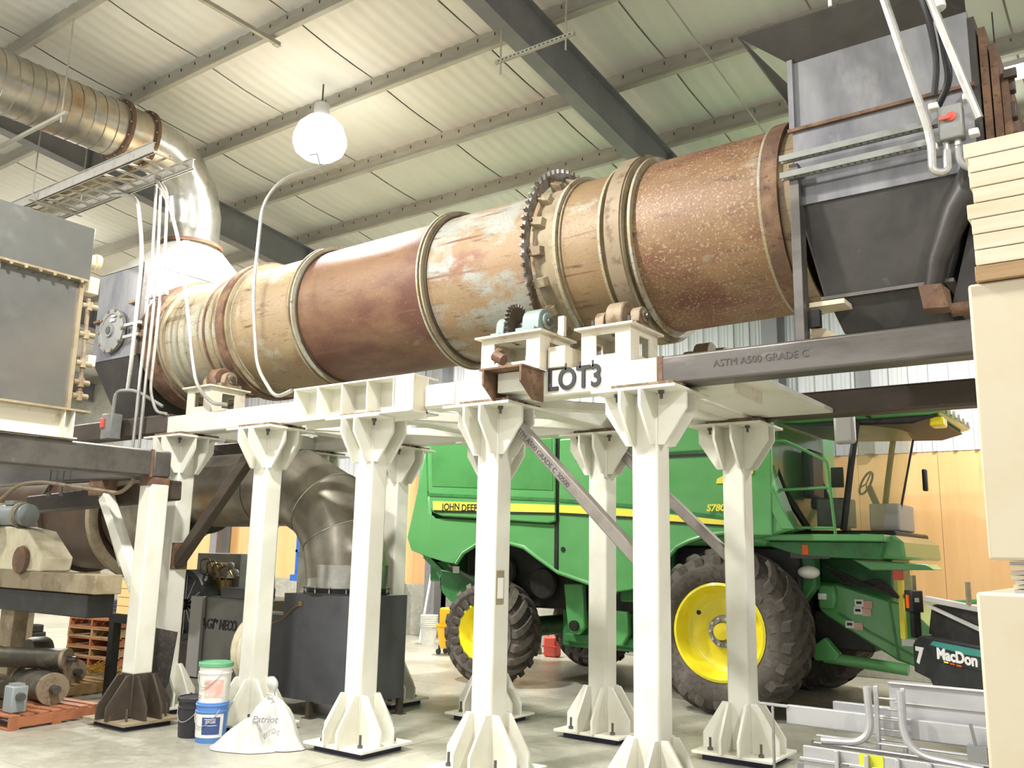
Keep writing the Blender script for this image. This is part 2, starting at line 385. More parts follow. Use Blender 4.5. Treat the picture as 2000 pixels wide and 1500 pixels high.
# ------------------------------------------------------------------ steel support frame
FR = thing('support_frame', (-6.2, 7.3, 0), 'two-row white steel column frame with dark beam ends carrying the rusty rotary drum', 'frame')
def column_proto(h=3.075):
    m = MB().box(-.11, .11, -.11, .11, .07, h-.025)
    col = m.build('column', W, FR, loc=(0, 0, 0), bevel=.018)
    return col
def relbuild(mb, name, m, parent, bevel=0):
    """meshes modelled around the parent's own origin"""
    o = WORLD[parent.name]; mb.v = [tuple(Vector(p)+o) for p in mb.v]
    return mb.build(name, m, parent, bevel=bevel)
def guss(sgn, axis, off, base, up, out=.25, h=.42, t=.012):
    """one gusset plate; up=+1 at base, -1 under the cap"""
    poly = [(.11, base), (.11+out, base), (.11+out, base+up*.13), (.11+.055, base+up*h), (.11, base+up*h)]
    poly = [(sgn*a, b) for a, b in poly]
    return MB().prism(poly, 'y' if axis == 'x' else 'x', off-t, off+t)
col_x = [-9.33, -7.77, -6.22, -4.72, -3.2]
rear_x = [-9.33, -7.8, -6.25, -4.82, -3.32]
COLS = []
for row, (xsn, yy) in enumerate(((col_x, 6.26), (rear_x, 8.31))):
    for i, cx in enumerate(xsn):
        if not COLS:
            c = MB()
            c.box(-.11, .11, -.11, .11, .07, 3.05)
            c.v = [tuple(Vector(p)+Vector((cx, yy, 0))) for p in c.v]
            col = c.build('column', W, FR, loc=(cx+6.2, yy-7.3, 0), bevel=.02)
            relbuild(MB().box(-.375, .375, -.33, .33, .055, .08), 'base_plate', W, col, .004)
            relbuild(MB().box(-.30, .30, -.26, .26, 0, .055), 'grout_pad', MUD, col)
            relbuild(MB().box(-.36, .36, -.31, .31, 3.045, 3.07), 'cap_plate', W, col, .004)
            relbuild(MB().box(-.20, .33, -.27, -.05, 3.07, 3.1).box(-.12, .30, .05, .26, 3.07, 3.1), 'gasket_shim', GASK, col)
            for sg in (-1, 1):
                for ax in ('x', 'y'):
                    for off in (-.085, .085):
                        relbuild(guss(sg, ax, off, .08, 1), 'gusset', W, col)
                        relbuild(guss(sg, ax, off, 3.045, -1, .24, .40), 'cap_gusset', W, col)
            for sx in (-1, 1):
                for sy in (-1, 1):
                    b = MB().cyl((sx*.24, sy*.215, .0), (sx*.24, sy*.215, .19), .012, 8).cyl((sx*.24, sy*.215, .08), (sx*.24, sy*.215, .105), .025, 6)
                    relbuild(b, 'anchor_bolt', STEEL, col)
                    b = MB().cyl((sx*.19, sy*.19, 2.98), (sx*.19, sy*.19, 3.045), .013, 8).cyl((sx*.19, sy*.19, 3.02), (sx*.19, sy*.19, 3.045), .024, 6)
                    relbuild(b, 'cap_bolt', STEEL, col)
            COLS.append(col)
        else:
            COLS.append(copy_part(COLS[0], FR, (cx+6.2, yy-7.3, 0)))
# name plate stuck on the third column
C5 = COLS[3]
m = MB(); m.box(-4.605, -4.60, 6.18, 6.30, 1.27, 1.63)
zb0, zb1 = 3.10, 3.33
def tubebeam(x0, x1, y0, mname, z0=zb0, z1=zb1, nm='deck_beam', lab=None):
    return MB().box(x0, x1, y0, y0+.22, z0, z1).build(nm, mname, FR, bevel=.022, label=lab)
tubebeam(-9.55, -7.12, 6.15, W)
tubebeam(-5.47, -3.06, 6.15, W)
fb = tubebeam(-3.06, 2.2, 6.15, STEEL, lab='bare grey steel tube end of the front deck beam')
tubebeam(-12.6, -9.55, 6.15, STEELD, zb0+.03, zb1+.04, lab='dark brown steel tube at the left end of the front deck beam')
tubebeam(-9.6, -3.1, 8.2, W)
tubebeam(-3.1, 2.2, 8.2, STEELD, lab='bare dark steel tube end of the rear deck beam')
tubebeam(-12.6, -9.6, 8.2, STEELD)
MB().box(-3.09, -3.03, 6.146, 6.374, zb0-.004, zb1+.004).build('weld_joint', RUST, FR, bevel=.01)
MB().box(-3.135, -3.09, 8.196, 8.424, zb0-.004, zb1+.004).build('weld_joint', RUST, FR, bevel=.01)
text('ASTM A500 GRADE C', 'tube_stencil', INKS, fb, (-2.62, 6.147, 3.20), .075, extrude=.001)
# stiffened wide-flange piece between the two tubes, open bays to the front
wf = MB().box(-7.12, -5.47, 6.18, 6.20, 3.02, 3.40).build('stiffened_beam', W, FR)
MB().box(-7.12, -5.47, 5.99, 6.34, 3.40, 3.415).build('top_flange', W, wf)
MB().box(-7.12, -5.47, 5.96, 6.36, 3.065, 3.082).build('bottom_flange', W, wf)
for i in range(5):
    xr = -7.10+i*.345
    MB().prism([(5.99, 3.40), (6.18, 3.40), (6.18, 3.082), (6.0, 3.082), (5.99, 3.2)], 'x', xr-.008, xr+.008).build('rib', W, wf)
MB().box(-5.70, -5.47, 5.99, 6.18, 3.082, 3.40).build('end_block', WD, wf)
# welded patch plates
MB().box(-5.45, -5.10, 6.135, 6.15, 3.12, 3.31).build('patch_plate', WD, FR, bevel=.004)
# bracket under the drive base
bk = MB().box(-4.50, -4.17, 5.98, 6.15, 3.14, 3.31).build('drive_bracket', W, FR, bevel=.006)
MB().box(-4.58, -4.13, 5.82, 6.16, 3.313, 3.329).build('bracket_top', RUST, bk)
MB().prism([(5.82, 3.313), (6.15, 3.313), (6.15, 3.06), (6.0, 3.06), (5.82, 3.19)], 'x', -4.545, -4.525).build('bracket_side', RUST, bk)
MB().prism([(5.82, 3.313), (6.15, 3.313), (6.15, 3.06), (6.0, 3.06), (5.82, 3.19)], 'x', -4.16, -4.14).build('bracket_side', RUST, bk)
# lettering, cut steel letters bolted to the white beam
lt = text('LOT3', 'beam_lettering', INK, FR, (-4.10, 6.142, 3.15), .255, extrude=.006, label='black LOT3 letters on the white beam', sx=.86, bold=.006)
for xx in (-3.915, -3.775, -3.655):
    MB().box(xx-.008, xx+.008, 6.136, 6.142, 3.31, 3.365).build('letter_hanger', INK, FR, smooth=0)
# cross beams and splice plates between the rows
for i, cx in enumerate(col_x):
    MB().box(cx-.10, cx+.10, 6.37, 8.2, 3.105, 3.30).build('cross_beam', W, FR, bevel=.015)
    for xo in (-.16, .16):
        MB().prism([(6.37, 3.30), (6.37, 3.105), (6.62, 3.105)], 'x', cx+xo-.008, cx+xo+.008).build('knee_plate', W, FR)
for x0_, x1_ in ((-7.67, -6.32), (-6.12, -4.82), (-4.62, -3.3)):
    MB().bar((x0_, 6.5, 3.14), (x1_, 8.1, 3.14), .09, .09).build('plan_brace', W, FR, bevel=.01)
MB().box(-3.05, -2.35, 6.4, 8.2, 3.12, 3.16).build('deck_plate', W, FR)
MB().box(-2.55, -2.53, 6.37, 6.9, 3.02, 3.28).build('deck_plate', WD, FR)
# diagonal braces
def brace(a, b, mt=BRC, w=.10):
    return MB().bar(a, b, w, w, up=(0, 1, 0)).build('diagonal_brace', mt, FR, bevel=.012)
b1 = brace((-4.60, 6.24, 3.03), (-3.28, 6.24, 1.76))
brace((-4.70, 8.30, 2.98), (-3.40, 8.30, 1.80))
brace((-7.86, 6.24, 3.0), (-9.22, 6.24, 1.62), STEELD, .12)
MB().box(-9.225, -9.21, 6.15, 6.36, 1.55, 1.85).build('brace_pad', RUST, FR)
brace((-8.0, 8.3, 2.9), (-9.2, 8.3, 1.7), STEELD)
st = text('ASTM A500 GRADE C 30500', 'tube_stencil', INKS, b1, (-4.47, 6.188, 2.865), .062, rot=(PI/2, math.radians(43.9), 0), extrude=.001)
# little frame holder on the second front column's side
MB().box(-4.612, -4.604, 6.17, 6.28, 1.38, 1.66).build('label_frame', DUST, FR).data.materials[0]
MB().box(-4.604, -4.600, 6.185, 6.265, 1.43, 1.60).build('paper_label', WHITED, FR)
# ------------------------------------------------------------------ rotary drum
DZ = lambda x: 4.594 + .014*(x+6.0)
DY = 7.28; DR = .788
DRUM = thing('rotary_drum', (-6.2, DY, DZ(-6.2)), 'long rusty brown steel rotary dryer drum lying on rollers above the white frame', 'drum')
def ring(name, prof, m, seg=72, parent=DRUM, closed=True, smooth=30):
    """prof (r, x) around the drum's axis, follows its slight slope"""
    mb = MB(); mb.lathe([(r, x) for r, x in prof], (0, DY, 0), 'x', seg, closed)
    mb.v = [(p[0], p[1], p[2]+DZ(p[0])) for p in mb.v]
    return mb.build(name, m, parent, smooth=smooth, fix=True)
def shell(x0, x1, m, r=DR): return ring('shell_section', [(r, x0), (r, x1), (r-.03, x1), (r-.03, x0)], m)
shell(-10.33, -9.07, D1); shell(-9.07, -7.79, D2); shell(-7.79, -5.83, D3); shell(-5.83, -4.50, D4)
shell(-4.50, -4.22, DUST, DR+.005); shell(-4.22, -3.80, D5); shell(-3.80, -3.48, DUST); shell(-3.48, -2.33, D6); shell(-2.33, -2.085, D2, DR-.01)
def hoop(x0, x1, h, m, name='stiffening_ring'): return ring(name, [(DR-.005, x0), (DR+h, x0), (DR+h, x1), (DR-.005, x1)], m)
hoop(-10.36, -10.30, .05, DUST); hoop(-9.62, -9.60, .012, DUST); hoop(-9.50, -9.47, .02, RUST); hoop(-9.36, -9.33, .015, DUST); hoop(-10.05, -10.03, .01, DUST)
hoop(-9.13, -8.99, .10, RUST, 'riding_tyre'); hoop(-8.985, -8.95, .07, DUST); hoop(-9.17, -9.135, .05, RUST); hoop(-8.95, -8.93, .02, D1)
hoop(-7.845, -7.825, .075, DUST); hoop(-7.80, -7.78, .065, D1); hoop(-7.77, -7.75, .02, STEELD)
hoop(-5.90, -5.88, .075, D1); hoop(-5.86, -5.84, .065, DUST); hoop(-5.83, -5.81, .02, STEELD)
hoop(-4.265, -4.235, .055, D1); hoop(-4.23, -4.21, .02, DUST)
hoop(-3.80, -3.775, .05, D1)
hoop(-3.70, -3.56, .095, CAST, 'riding_tyre'); hoop(-3.715, -3.70, .08, DUST); hoop(-3.56, -3.545, .08, DUST)
hoop(-3.50, -3.475, .055, D1)
hoop(-2.36, -2.335, .025, D1); hoop(-2.335, -2.20, .035, RUST)
# chain sprocket with teeth
NT = 66; mb = MB(); n0 = 0
pr = []
for i in range(NT):
    a = 2*PI*i/NT; d = 2*PI/NT
    for fa, rr in ((0, DR+.155), (.28, DR+.155), (.38, DR+.195), (.62, DR+.195), (.72, DR+.155)): pr.append((a+fa*d, rr))
K = len(pr)
for xx in (-4.535, -4.505):
    for rr_in in (False, True):
        for a, r in pr:
            r2 = DR+.06 if rr_in else r
            mb.v.append((xx, DY+r2*math.cos(a), DZ(-4.52)+r2*math.sin(a)))
for i in range(K):
    j = (i+1) % K
    mb.f += [(i, j, K+j, K+i), (2*K+i, 3*K+i, 3*K+j, 2*K+j), (i, 2*K+i, 2*K+j, j), (K+i, K+j, 3*K+j, 3*K+i)]
SPR = mat('sprocket_steel', '#8d8a88', .5, .4, layers=[(3, '#5b4c3c', .45, .6), (12, '#a39a8c', .6, .7)], bump=.1)
spk = mb.build('chain_sprocket', SPR, DRUM, smooth=30, fix=True)
for i in range(18):
    a = 2*PI*i/18 + .1; c, s_ = math.cos(a), math.sin(a)
    def pt(x, r, t): return (x, DY+r*c-t*s_, DZ(-4.45)+r*s_+t*c)
    cs = [pt(-4.50, DR, -.045), pt(-4.38, DR, -.045), pt(-4.38, DR, .045), pt(-4.50, DR, .045), pt(-4.50, DR+.10, -.045), pt(-4.40, DR+.06, -.045), pt(-4.40, DR+.06, .045), pt(-4.50, DR+.10, .045)]
    MB().quadbox(cs).build('sprocket_lug', DUST if i % 3 else CAST, DRUM, bevel=.006, fix=True)
    MB().cyl(pt(-4.56, DR+.10, 0), pt(-4.48, DR+.10, 0), .018, 8).build('lug_bolt', RUST, DRUM)

# roller stations
def bearing(mb, x, y, z, w=.10, s=1.0):
    """pillow block, shaft along x"""
    mb.box(x-w/2, x+w/2, y-.15*s, y+.15*s, z, z+.05*s)
    pts = [(y-.09*s, z+.05*s)] + [(y+.085*s*math.cos(a), z+.11*s+.085*s*math.sin(a)) for a in [PI-PI*k/8 for k in range(9)]] + [(y+.09*s, z+.05*s)]
    mb.prism(pts, 'x', x-w/2*.9, x+w/2*.9)
    mb.cyl((x-w/2-.015, y, z+.11*s), (x+w/2+.015, y, z+.11*s), .055*s, 14)
    return mb
def roller_station(name, x, y, zc, lab, label_cat, group, wid=.46, zd=zb1):
    t = thing(name, (x, y, zd), lab, label_cat, group)
    # open-ended steel box base with windows
    h = zc-zd
    base = MB()
    for yy in (y-.24, y+.22): 
        base.box(x-wid/2, x+wid/2, yy, yy+.015, zd, zd+.08).box(x-wid/2, x-wid/2+.14, yy, yy+.015, zd+.08, zd+h-.05).box(x+wid/2-.14, x+wid/2, yy, yy+.015, zd+.08, zd+h-.05).box(x-wid/2, x+wid/2, yy, yy+.015, zd+h-.05, zd+h)
    for xx in (x-wid/2, x+wid/2-.015):
        base.box(xx, xx+.015, y-.225, y+.22, zd, zd+.07).box(xx, xx+.015, y-.225, y-.09, zd+.07, zd+h).box(xx, xx+.015, y+.09, y+.22, zd+.07, zd+h).box(xx, xx+.015, y-.09, y+.09, zd+h-.06, zd+h)
    base.build('base_box', WD, t, smooth=0)
    MB().box(x-wid/2-.04, x+wid/2+.04, y-.29, y+.28, zd+h, zd+h+.018).build('top_plate', WD, t)
    return t
def trunnion(x, lab, y=6.42):
    z0 = 3.63
    t = roller_station('trunnion_station', x, y, z0, lab, 'roller station', 'trunnion roller stations')
    z = z0+.018
    MB().lathe([(.02, -.08), (.135, -.08), (.145, -.07), (.145, .07), (.135, .08), (.02, .08)], (x, y+.03, z+.115), 'x', 36).build('roller', RUST if x < -6 else CAST, t)
    for sx in (-1, 1):
        bearing(MB(), x+sx*.17, y+.03, z, .10).build('bearing_block', CAST, t, bevel=.006)
    MB().cyl((x-.26, y+.03, z+.11), (x+.26, y+.03, z+.11), .03, 14).build('shaft', STEEL, t)
    for sx in (-1, 1):
        for sy in (-.12, .20):
            MB().cyl((x+sx*.17, y+sy-.03, z), (x+sx*.17, y+sy-.03, z+.085), .014, 6).build('jack_bolt', STEEL, t)
    return t
trunnion(-3.56, 'right white trunnion base with brown roller beside LOT3 lettering')
trunnion(-9.0, 'left worn trunnion base with rusty roller under the drum\'s left tyre', 6.42)
# rear partners carrying the far side of the drum
for x in (-3.56, -9.0):
    t = trunnion(x, 'trunnion roller station on the rear beam behind the drum, at its %s tyre' % ('right' if x > -6 else 'left'), 8.14)
# chain drive station
x, y = -4.42, 6.28
t = roller_station('drive_station', x, y, 3.64, 'worn white drive base with small toothed sprocket and blue-green bearings', 'drive', None, .62)
z = 3.658
mb = MB(); NP = 26; prof = []
for i in range(NP):
    a = 2*PI*i/NP; d = 2*PI/NP
    for fa, rr in ((0, .155), (.25, .155), (.38, .185), (.62, .185), (.75, .155)): prof.append((y+.03+rr*math.cos(a+fa*d), z+.16+rr*math.sin(a+fa*d)))
mb.prism(prof, 'x', x-.14, x-.10); mb.build('pinion_sprocket', STEELD, t, smooth=0)
MB().cyl((x-.22, y+.03, z+.14), (x+.24, y+.03, z+.14), .035, 14).build('pinion_shaft', STEEL, t)
bearing(MB(), x-.24, y+.03, z, .10, 1.2).build('bearing_block', TEAL, t, bevel=.008)
bearing(MB(), x+.10, y+.03, z, .20, 1.35).build('bearing_block', TEAL, t, bevel=.008)
MB().tube([(x-.1, y-.25, 3.5), (x-.1, y-.30, 3.46), (x-.02, y-.3, 3.42)], .05, 10).build('hose_end', RUST, t)
MB().box(x+.33, x+.50, y-.15, y+.30, 3.34, 3.52).build('side_block', WD, t, bevel=.006)
MB().box(x+.30, x+.36, y+.05, y+.09, 3.66, 3.84).build('guard_bracket', WD, t)

# ------------------------------------------------------------------ right hand feed hopper
HP = thing('feed_hopper', (-1.5, 7.2, 3.36), 'tall dark steel feed hopper with flared rim at the right end of the drum', 'hopper')
MB().box(-2.04, -.80, 6.40, 8.20, 4.42, 5.03).build('lower_panel', HOP, HP, smooth=0)
MB().box(-2.04, -.80, 6.42, 8.18, 5.03, 5.62).build('upper_panel', HOP, HP, smooth=0)
MB().box(-2.07, -.78, 6.37, 6.40, 5.015, 5.04).build('seam_lip', RUST, HP)
MB().box(-2.06, -2.02, 6.385, 6.42, 5.03, 5.62).build('corner_edge', HOP, HP)
# flared rim: four sloping plates
fx0, fx1, fy0, fy1, fz0, fz1 = -2.04, -.80, 6.42, 8.18, 5.60, 5.86
o_ = .24
def plate(c, t=(0, 0, .012)):
    tv = Vector(t); return MB().quadbox([Vector(p) for p in c]+[Vector(p)+tv for p in c])
plate([(fx0, fy0, 5.60), (fx1, fy0, 5.60), (fx1+.02, fy0-.22, 5.80), (fx0-o_-.10, fy0-.22, 5.84)]).build('rim_plate', HOPD, HP, smooth=0, fix=True)
plate([(fx0, fy1, 5.60), (fx0, fy0, 5.20), (fx0-o_-.10, fy0-.22, 5.84), (fx0-o_-.1, fy1+.2, 5.84)], (0, 0, .015)).build('rim_plate', HOPD, HP, smooth=0, fix=True)
plate([(fx1, fy1, 5.60), (fx0, fy1, 5.60), (fx0-o_-.1, fy1+.2, 5.84), (fx1, fy1+.2, 5.84)]).build('rim_plate', HOPD, HP, smooth=0, fix=True)
# lower converging part
lo = MB().quadbox([(-1.90, 6.55, 3.72), (-1.06, 6.55, 3.72), (-1.06, 7.9, 3.72), (-1.90, 7.9, 3.72), (-2.03, 6.42, 4.42), (-.82, 6.42, 4.42), (-.82, 8.18, 4.42), (-2.03, 8.18, 4.42)]).build('cone_section', HOPD, HP, smooth=0)
MB().box(-1.92, -1.02, 6.53, 7.92, 3.70, 3.725).build('outlet_flange', STEEL, HP)
MB().quadbox([(-1.80, 6.66, 3.46), (-1.16, 6.66, 3.46), (-1.16, 7.8, 3.46), (-1.80, 7.8, 3.46), (-1.88, 6.58, 3.70), (-1.08, 6.58, 3.70), (-1.08, 7.88, 3.70), (-1.88, 7.88, 3.70)]).build('outlet_box', HOPD, HP, smooth=0)
MB().tube([(-.78, 6.36, 4.36), (-.95, 6.40, 4.15), (-1.10, 6.47, 3.85), (-1.16, 6.52, 3.62)], .05, 12, radii=[.14, .10, .07, .06]).build('curved_chute', HOPD, HP)
MB().quadbox([(-1.20, 6.40, 3.50), (-1.05, 6.44, 3.50), (-1.05, 6.6, 3.50), (-1.2, 6.6, 3.5), (-1.22, 6.38, 3.66), (-1.08, 6.40, 3.66), (-1.06, 6.6, 3.66), (-1.22, 6.6, 3.66)]).build('chute_tip', RUST, HP, smooth=0)
MB().tube([(-1.06, 6.62, 3.52), (-.3, 6.62, 3.55)], .05, 12).build('rail_pipe', RUST, HP)
MB().quadbox([(-1.05, 6.6, 3.56), (-.2, 6.6, 3.60), (-.2, 7.8, 3.6), (-1.05, 7.8, 3.56), (-.80, 6.5, 4.4), (.1, 6.5, 4.4), (.1, 8, 4.4), (-.8, 8, 4.4)]).build('side_chute', HOPD, HP, smooth=0)
# corrugated right-hand edge and torn flange plates
for i, (dx, dy, z0_, z1_) in enumerate(((0, 0, 4.5, 5.55), (.055, .05, 4.45, 5.48), (.11, .10, 4.4, 5.36), (.16, .16, 4.5, 5.15))):
    MB().box(-.80+dx, -.755+dx, 6.42+dy, 8.1, z0_, z1_).build('edge_flange', RUST if i else HOPD, HP, smooth=0)
for zz in (5.02, 4.82, 4.60): MB().box(-.64, -.56, 6.60, 6.68, zz, zz+.12).build('flange_clamp', STEELD, HP, bevel=.01)
MB().box(-.62, -.54, 6.55, 6.60, 5.10, 5.16).build('flange_clamp', STEELD, HP)
# angle posts and slotted strut rails
MB().box(-2.05, -1.98, 6.30, 6.36, 3.335, 4.72).build('angle_post', STEEL, HP, bevel=.004)
MB().box(-2.0, -1.985, 6.36, 6.44, 3.335, 4.72).build('angle_post', STEEL, HP)
for zz in (4.735, 4.60):
    sr = MB()
    for yy in (6.24, 6.285): sr.box(-2.10, -.92, yy, yy+.012, zz, zz+.045)
    sr.build('strut_rail', GREYP, HP)
    sl = MB()
    for i in range(24): sl.box(-2.08+i*.048, -2.05+i*.048, 6.252, 6.285, zz, zz+.006)
    sl.build('strut_slot_row', COND, HP, kind='stuff')
    MB().box(-2.10, -.92, 6.297, 6.305, zz, zz+.045).build('strut_back', DGREY, HP)
# plywood scrap and bolt blocks by the foot of the post
MB().box(-1.97, -1.72, 6.40, 6.62, 3.62, 3.655).build('wood_shim', PINE, HP)
MB().box(-1.98, -1.90, 6.40, 6.46, 3.47, 3.60).build('bolt_block', BLACK, HP)
MB().quadbox([(-1.98, 6.36, 3.335), (-1.72, 6.36, 3.335), (-1.72, 6.6, 3.335), (-1.98, 6.6, 3.335), (-1.96, 6.42, 3.47), (-1.86, 6.42, 3.45), (-1.86, 6.6, 3.45), (-1.96, 6.6, 3.47)]).build('dirty_shim', DUST, HP, smooth=0)
# disconnect switch on the rails
SW = thing('disconnect_switch', (-.90, 6.2, 4.66), 'grey electrical disconnect box with red handle on the hopper\'s strut rails', 'switch box')
MB().box(-.985, -.835, 6.13, 6.235, 4.56, 4.80).build('enclosure', GREYP, SW, bevel=.012)
MB().cyl((-.90, 6.115, 4.71), (-.90, 6.13, 4.71), .032, 16).box(-.97, -.90, 6.10, 6.118, 4.69, 4.715).build('handle', RED, SW, bevel=.004)
for xx in (-.95, -.88): MB().cyl((xx, 6.18, 4.50), (xx, 6.18, 4.56), .022, 10).build('conduit_hub', COND, SW)
for xx, zz in ((-1.01, 4.83), (-.80, 4.84), (-1.03, 4.54), (-.78, 4.58)): MB().box(xx-.03, xx+.03, 6.15, 6.22, zz-.02, zz+.025).build('mounting_foot', WPL, SW, bevel=.008)
# flexible conduits
def cond(name, pts, r, m, lab, cat='conduit', seg=10, group=None):
    return MB().tube(smooth_path(pts), r, seg).build(name, m, label=lab, cat=cat, group=group)
cond('conduit', [((-1.30, 5.85, 5.95), 0), ((-1.03, 6.13, 4.60), .2), ((-1.04, 6.15, 4.36), .09), ((-.95, 6.17, 4.34), .09), ((-.95, 6.18, 4.50), 0)], .028, COND, 'silver conduit sloping down the hopper front and looping up into the switch box')
cond('conduit', [((-.98, 6.0, 5.62), 0), ((-.74, 6.15, 4.66), 0)], .028, COND, 'straight silver conduit passing right of the switch box to the hopper rim')
cond('flexible_conduit', [((-1.12, 5.9, 5.98), 0), ((-.98, 6.05, 5.45), .2), ((-.97, 6.2, 5.15), .2), ((-1.02, 6.3, 4.98), 0)], .022, DGREY, 'grey flexible cable hanging down the hopper front with a cut end')
cond('flexible_conduit', [((-1.03, 5.95, 5.85), 0), ((-.93, 6.1, 5.5), .2), ((-.90, 6.2, 5.0), .2), ((-1.0, 6.28, 4.88), 0)], .025, BLACK, 'black flexible cable hanging beside the grey one on the hopper')
cond('flexible_conduit', [((-.88, 6.18, 4.52), 0), ((-.88, 6.18, 4.38), .1), ((-.74, 6.2, 4.30), .1), ((-.55, 6.2, 4.32), 0)], .022, GREYP, 'grey flexible conduit curving from the switch box behind the lumber stack')
MB().tube([(-1.0, 6.03, 5.60), (-.93, 6.05, 5.56), (-.91, 6.05, 5.46)], .045, 10, radii=[.05, .06, .045]).build('cable_gland', WPL, label='white plastic cable fitting at the top of the hopper conduits', cat='fitting')
# ------------------------------------------------------------------ discharge housing at the drum's left end, flue above it
DH = thing('discharge_housing', (-11.27, 7.3, 3.42), 'dark steel discharge housing with round bolted door at the drum\'s left end', 'housing')
MB().box(-11.86, -10.74, 6.40, 8.20, 4.28, 5.52).build('body', HOP, DH, smooth=0)
MB().box(-10.76, -10.72, 6.36, 6.42, 4.28, 5.54).build('corner_angle', STEEL, DH)
MB().quadbox([(-11.6, 6.75, 3.45), (-11.0, 6.75, 3.45), (-11.0, 7.85, 3.45), (-11.6, 7.85, 3.45), (-11.85, 6.41, 4.28), (-10.75, 6.41, 4.28), (-10.75, 8.19, 4.28), (-11.85, 8.19, 4.28)]).build('hopper_cone', HOPD, DH, smooth=0)
MB().box(-11.55, -11.0, 6.8, 7.8, 3.37, 3.45).build('outlet', HOPD, DH)
ring('seal_hood', [(DR+.10, -10.74), (DR+.10, -10.42), (DR+.05, -10.42), (DR+.05, -10.74)], RUST, 48, DH)
ring('seal_strip', [(DR+.05, -10.44), (DR+.05, -10.38), (DR+.0, -10.38), (DR+.0, -10.44)], D1, 48, DH)
c = (-11.35, 6.38, 4.66)
MB().lathe([(.30, .0), (.30, -.05), (.24, -.055), (.23, -.04), (.09, -.05), (.085, -.08), (.04, -.08), (.0, -.07)], c, 'y', 32).build('round_door', GREYP, DH, fix=True)
MB().cyl((c[0], 6.29, c[2]), (c[0], 6.36, c[2]), .055, 16).build('sight_port', DGREY, DH)
for i in range(10):
    a = 2*PI*i/10; MB().cyl((c[0]+.285*math.cos(a), 6.31, c[2]+.285*math.sin(a)), (c[0]+.285*math.cos(a), 6.36, c[2]+.285*math.sin(a)), .022, 8).build('door_clamp', CAST, DH)
MB().box(-11.33, -11.24, 6.312, 6.322, 4.84, 4.87).build('warning_label', SALM, DH); MB().box(-11.35, -11.25, 6.312, 6.322, 4.78, 4.82).build('paper_label', WHITED, DH)
MB().box(-11.85, -11.70, 6.35, 6.40, 4.83, 4.86).build('strut_stub', RUST, DH); MB().box(-11.0, -10.78, 6.34, 6.40, 4.99, 5.02).build('strut_stub', DUST, DH)
for zz in (4.50, 4.66): MB().box(-10.98, -10.62, 6.30, 6.345, zz, zz+.04).build('strut_stub', COND, DH)
FLU = thing('flue_duct', (-11.1, 7.28, 5.52), 'large galvanized flue duct rising from the housing, bending overhead toward the left', 'duct')
# square to round transition
n = 32; mb = MB()
for k in range(n):
    a = 2*PI*k/n; c_, s_ = math.cos(a), math.sin(a); q = max(abs(c_), abs(s_)); mb.v.append((-11.3+.56*c_/q, 7.28+.88*s_/q, 5.53))
for k in range(n): a = 2*PI*k/n; mb.v.append((-11.1+.385*math.cos(a), 7.28+.385*math.sin(a), 6.08))
for k in range(n): mb.f.append((k, (k+1) % n, n+(k+1) % n, n+k))
mb.f.append(tuple(range(n, 2*n)))
mb.build('transition', mat('bright_galvanized', '#d9d7cf', .4, .5, layers=[(3, '#c9c2ae', .5, .7)]), FLU, smooth=50, fix=True)
AX = -11.1; ZT = 7.37; r_ = .38
MB().lathe([(r_, 6.05), (r_+.055, 6.05), (r_+.055, 6.10), (r_, 6.10)], (AX, 7.28, 0), 'z', 40, True).build('flange_ring', RUST, FLU, fix=True)
mb = MB()
pts = [(AX, 7.28, 6.10), (AX, 7.28, 6.52), (AX, 7.19, 6.88), (AX, 6.97, 7.16), (AX, 6.66, 7.33), (AX, 6.36, 7.37)]
for i in range(len(pts)-1):
    mb2 = MB().tube([pts[i], pts[i+1]], r_, 36, cap=False)
mb.tube(pts, r_, 36, cap=False); mb.build('gored_elbow', GALV, FLU, smooth=20)
def yring(y, h, w, m, nm): MB().lathe([(r_, y-w/2), (r_+h, y-w/2), (r_+h, y+w/2), (r_, y+w/2)], (AX, 0, ZT), 'y', 40, True).build(nm, m, FLU, fix=True)
MB().tube([(AX, 6.36, ZT), (AX, 6.0, ZT)], r_, 36, cap=False).build('collar_section', GALVR, FLU)
yring(6.36, .05, .05, RUST, 'flange_ring'); yring(5.98, .055, .05, RUST, 'flange_ring')
MB().tube([(AX, 5.98, ZT), (AX, -1.5, ZT)], r_, 36, cap=False).build('spiral_duct', GALVR, FLU)
mb = MB()
hel = []
for k in range(0, 28*30):
    a = 2*PI*k/28; hel.append((AX+(r_+.002)*math.cos(a), 5.95-.16*k/28, ZT+(r_+.002)*math.sin(a)))
mb.tube(hel, .007, 4, cap=False); mb.build('spiral_seam', DUCTG, FLU)
for i in range(14):
    a = 2*PI*i/14
    for y in (5.955, 6.335): MB().cyl((AX+(r_+.03)*math.cos(a), y-.02, ZT+(r_+.03)*math.sin(a)), (AX+(r_+.03)*math.cos(a), y+.02, ZT+(r_+.03)*math.sin(a)), .011, 6).build('flange_bolt', COND, FLU)
TP = thing('trapeze_hanger', (-11.3, 4.9, 6.9), 'long strut trapeze with two rods holding the galvanized duct', 'hanger', None)
MB().box(-12.3, -10.28, 4.88, 4.92, 6.90, 6.94).build('strut', PURL, TP)
for xx in (-10.4, -12.2): MB().cyl((xx, 4.9, 6.82), (xx, 4.9, rz(4.9)-.22), .011, 8).build('threaded_rod', PURL, TP)
TP2 = thing('trapeze_hanger', (-4.9, 7.0, 7.0), 'short slotted strut with two rods under the big rafter, top centre', 'hanger')
MB().box(-5.40, -4.40, 6.985, 7.025, 6.985, 7.025).build('strut', PURL, TP2)
mbs = MB()
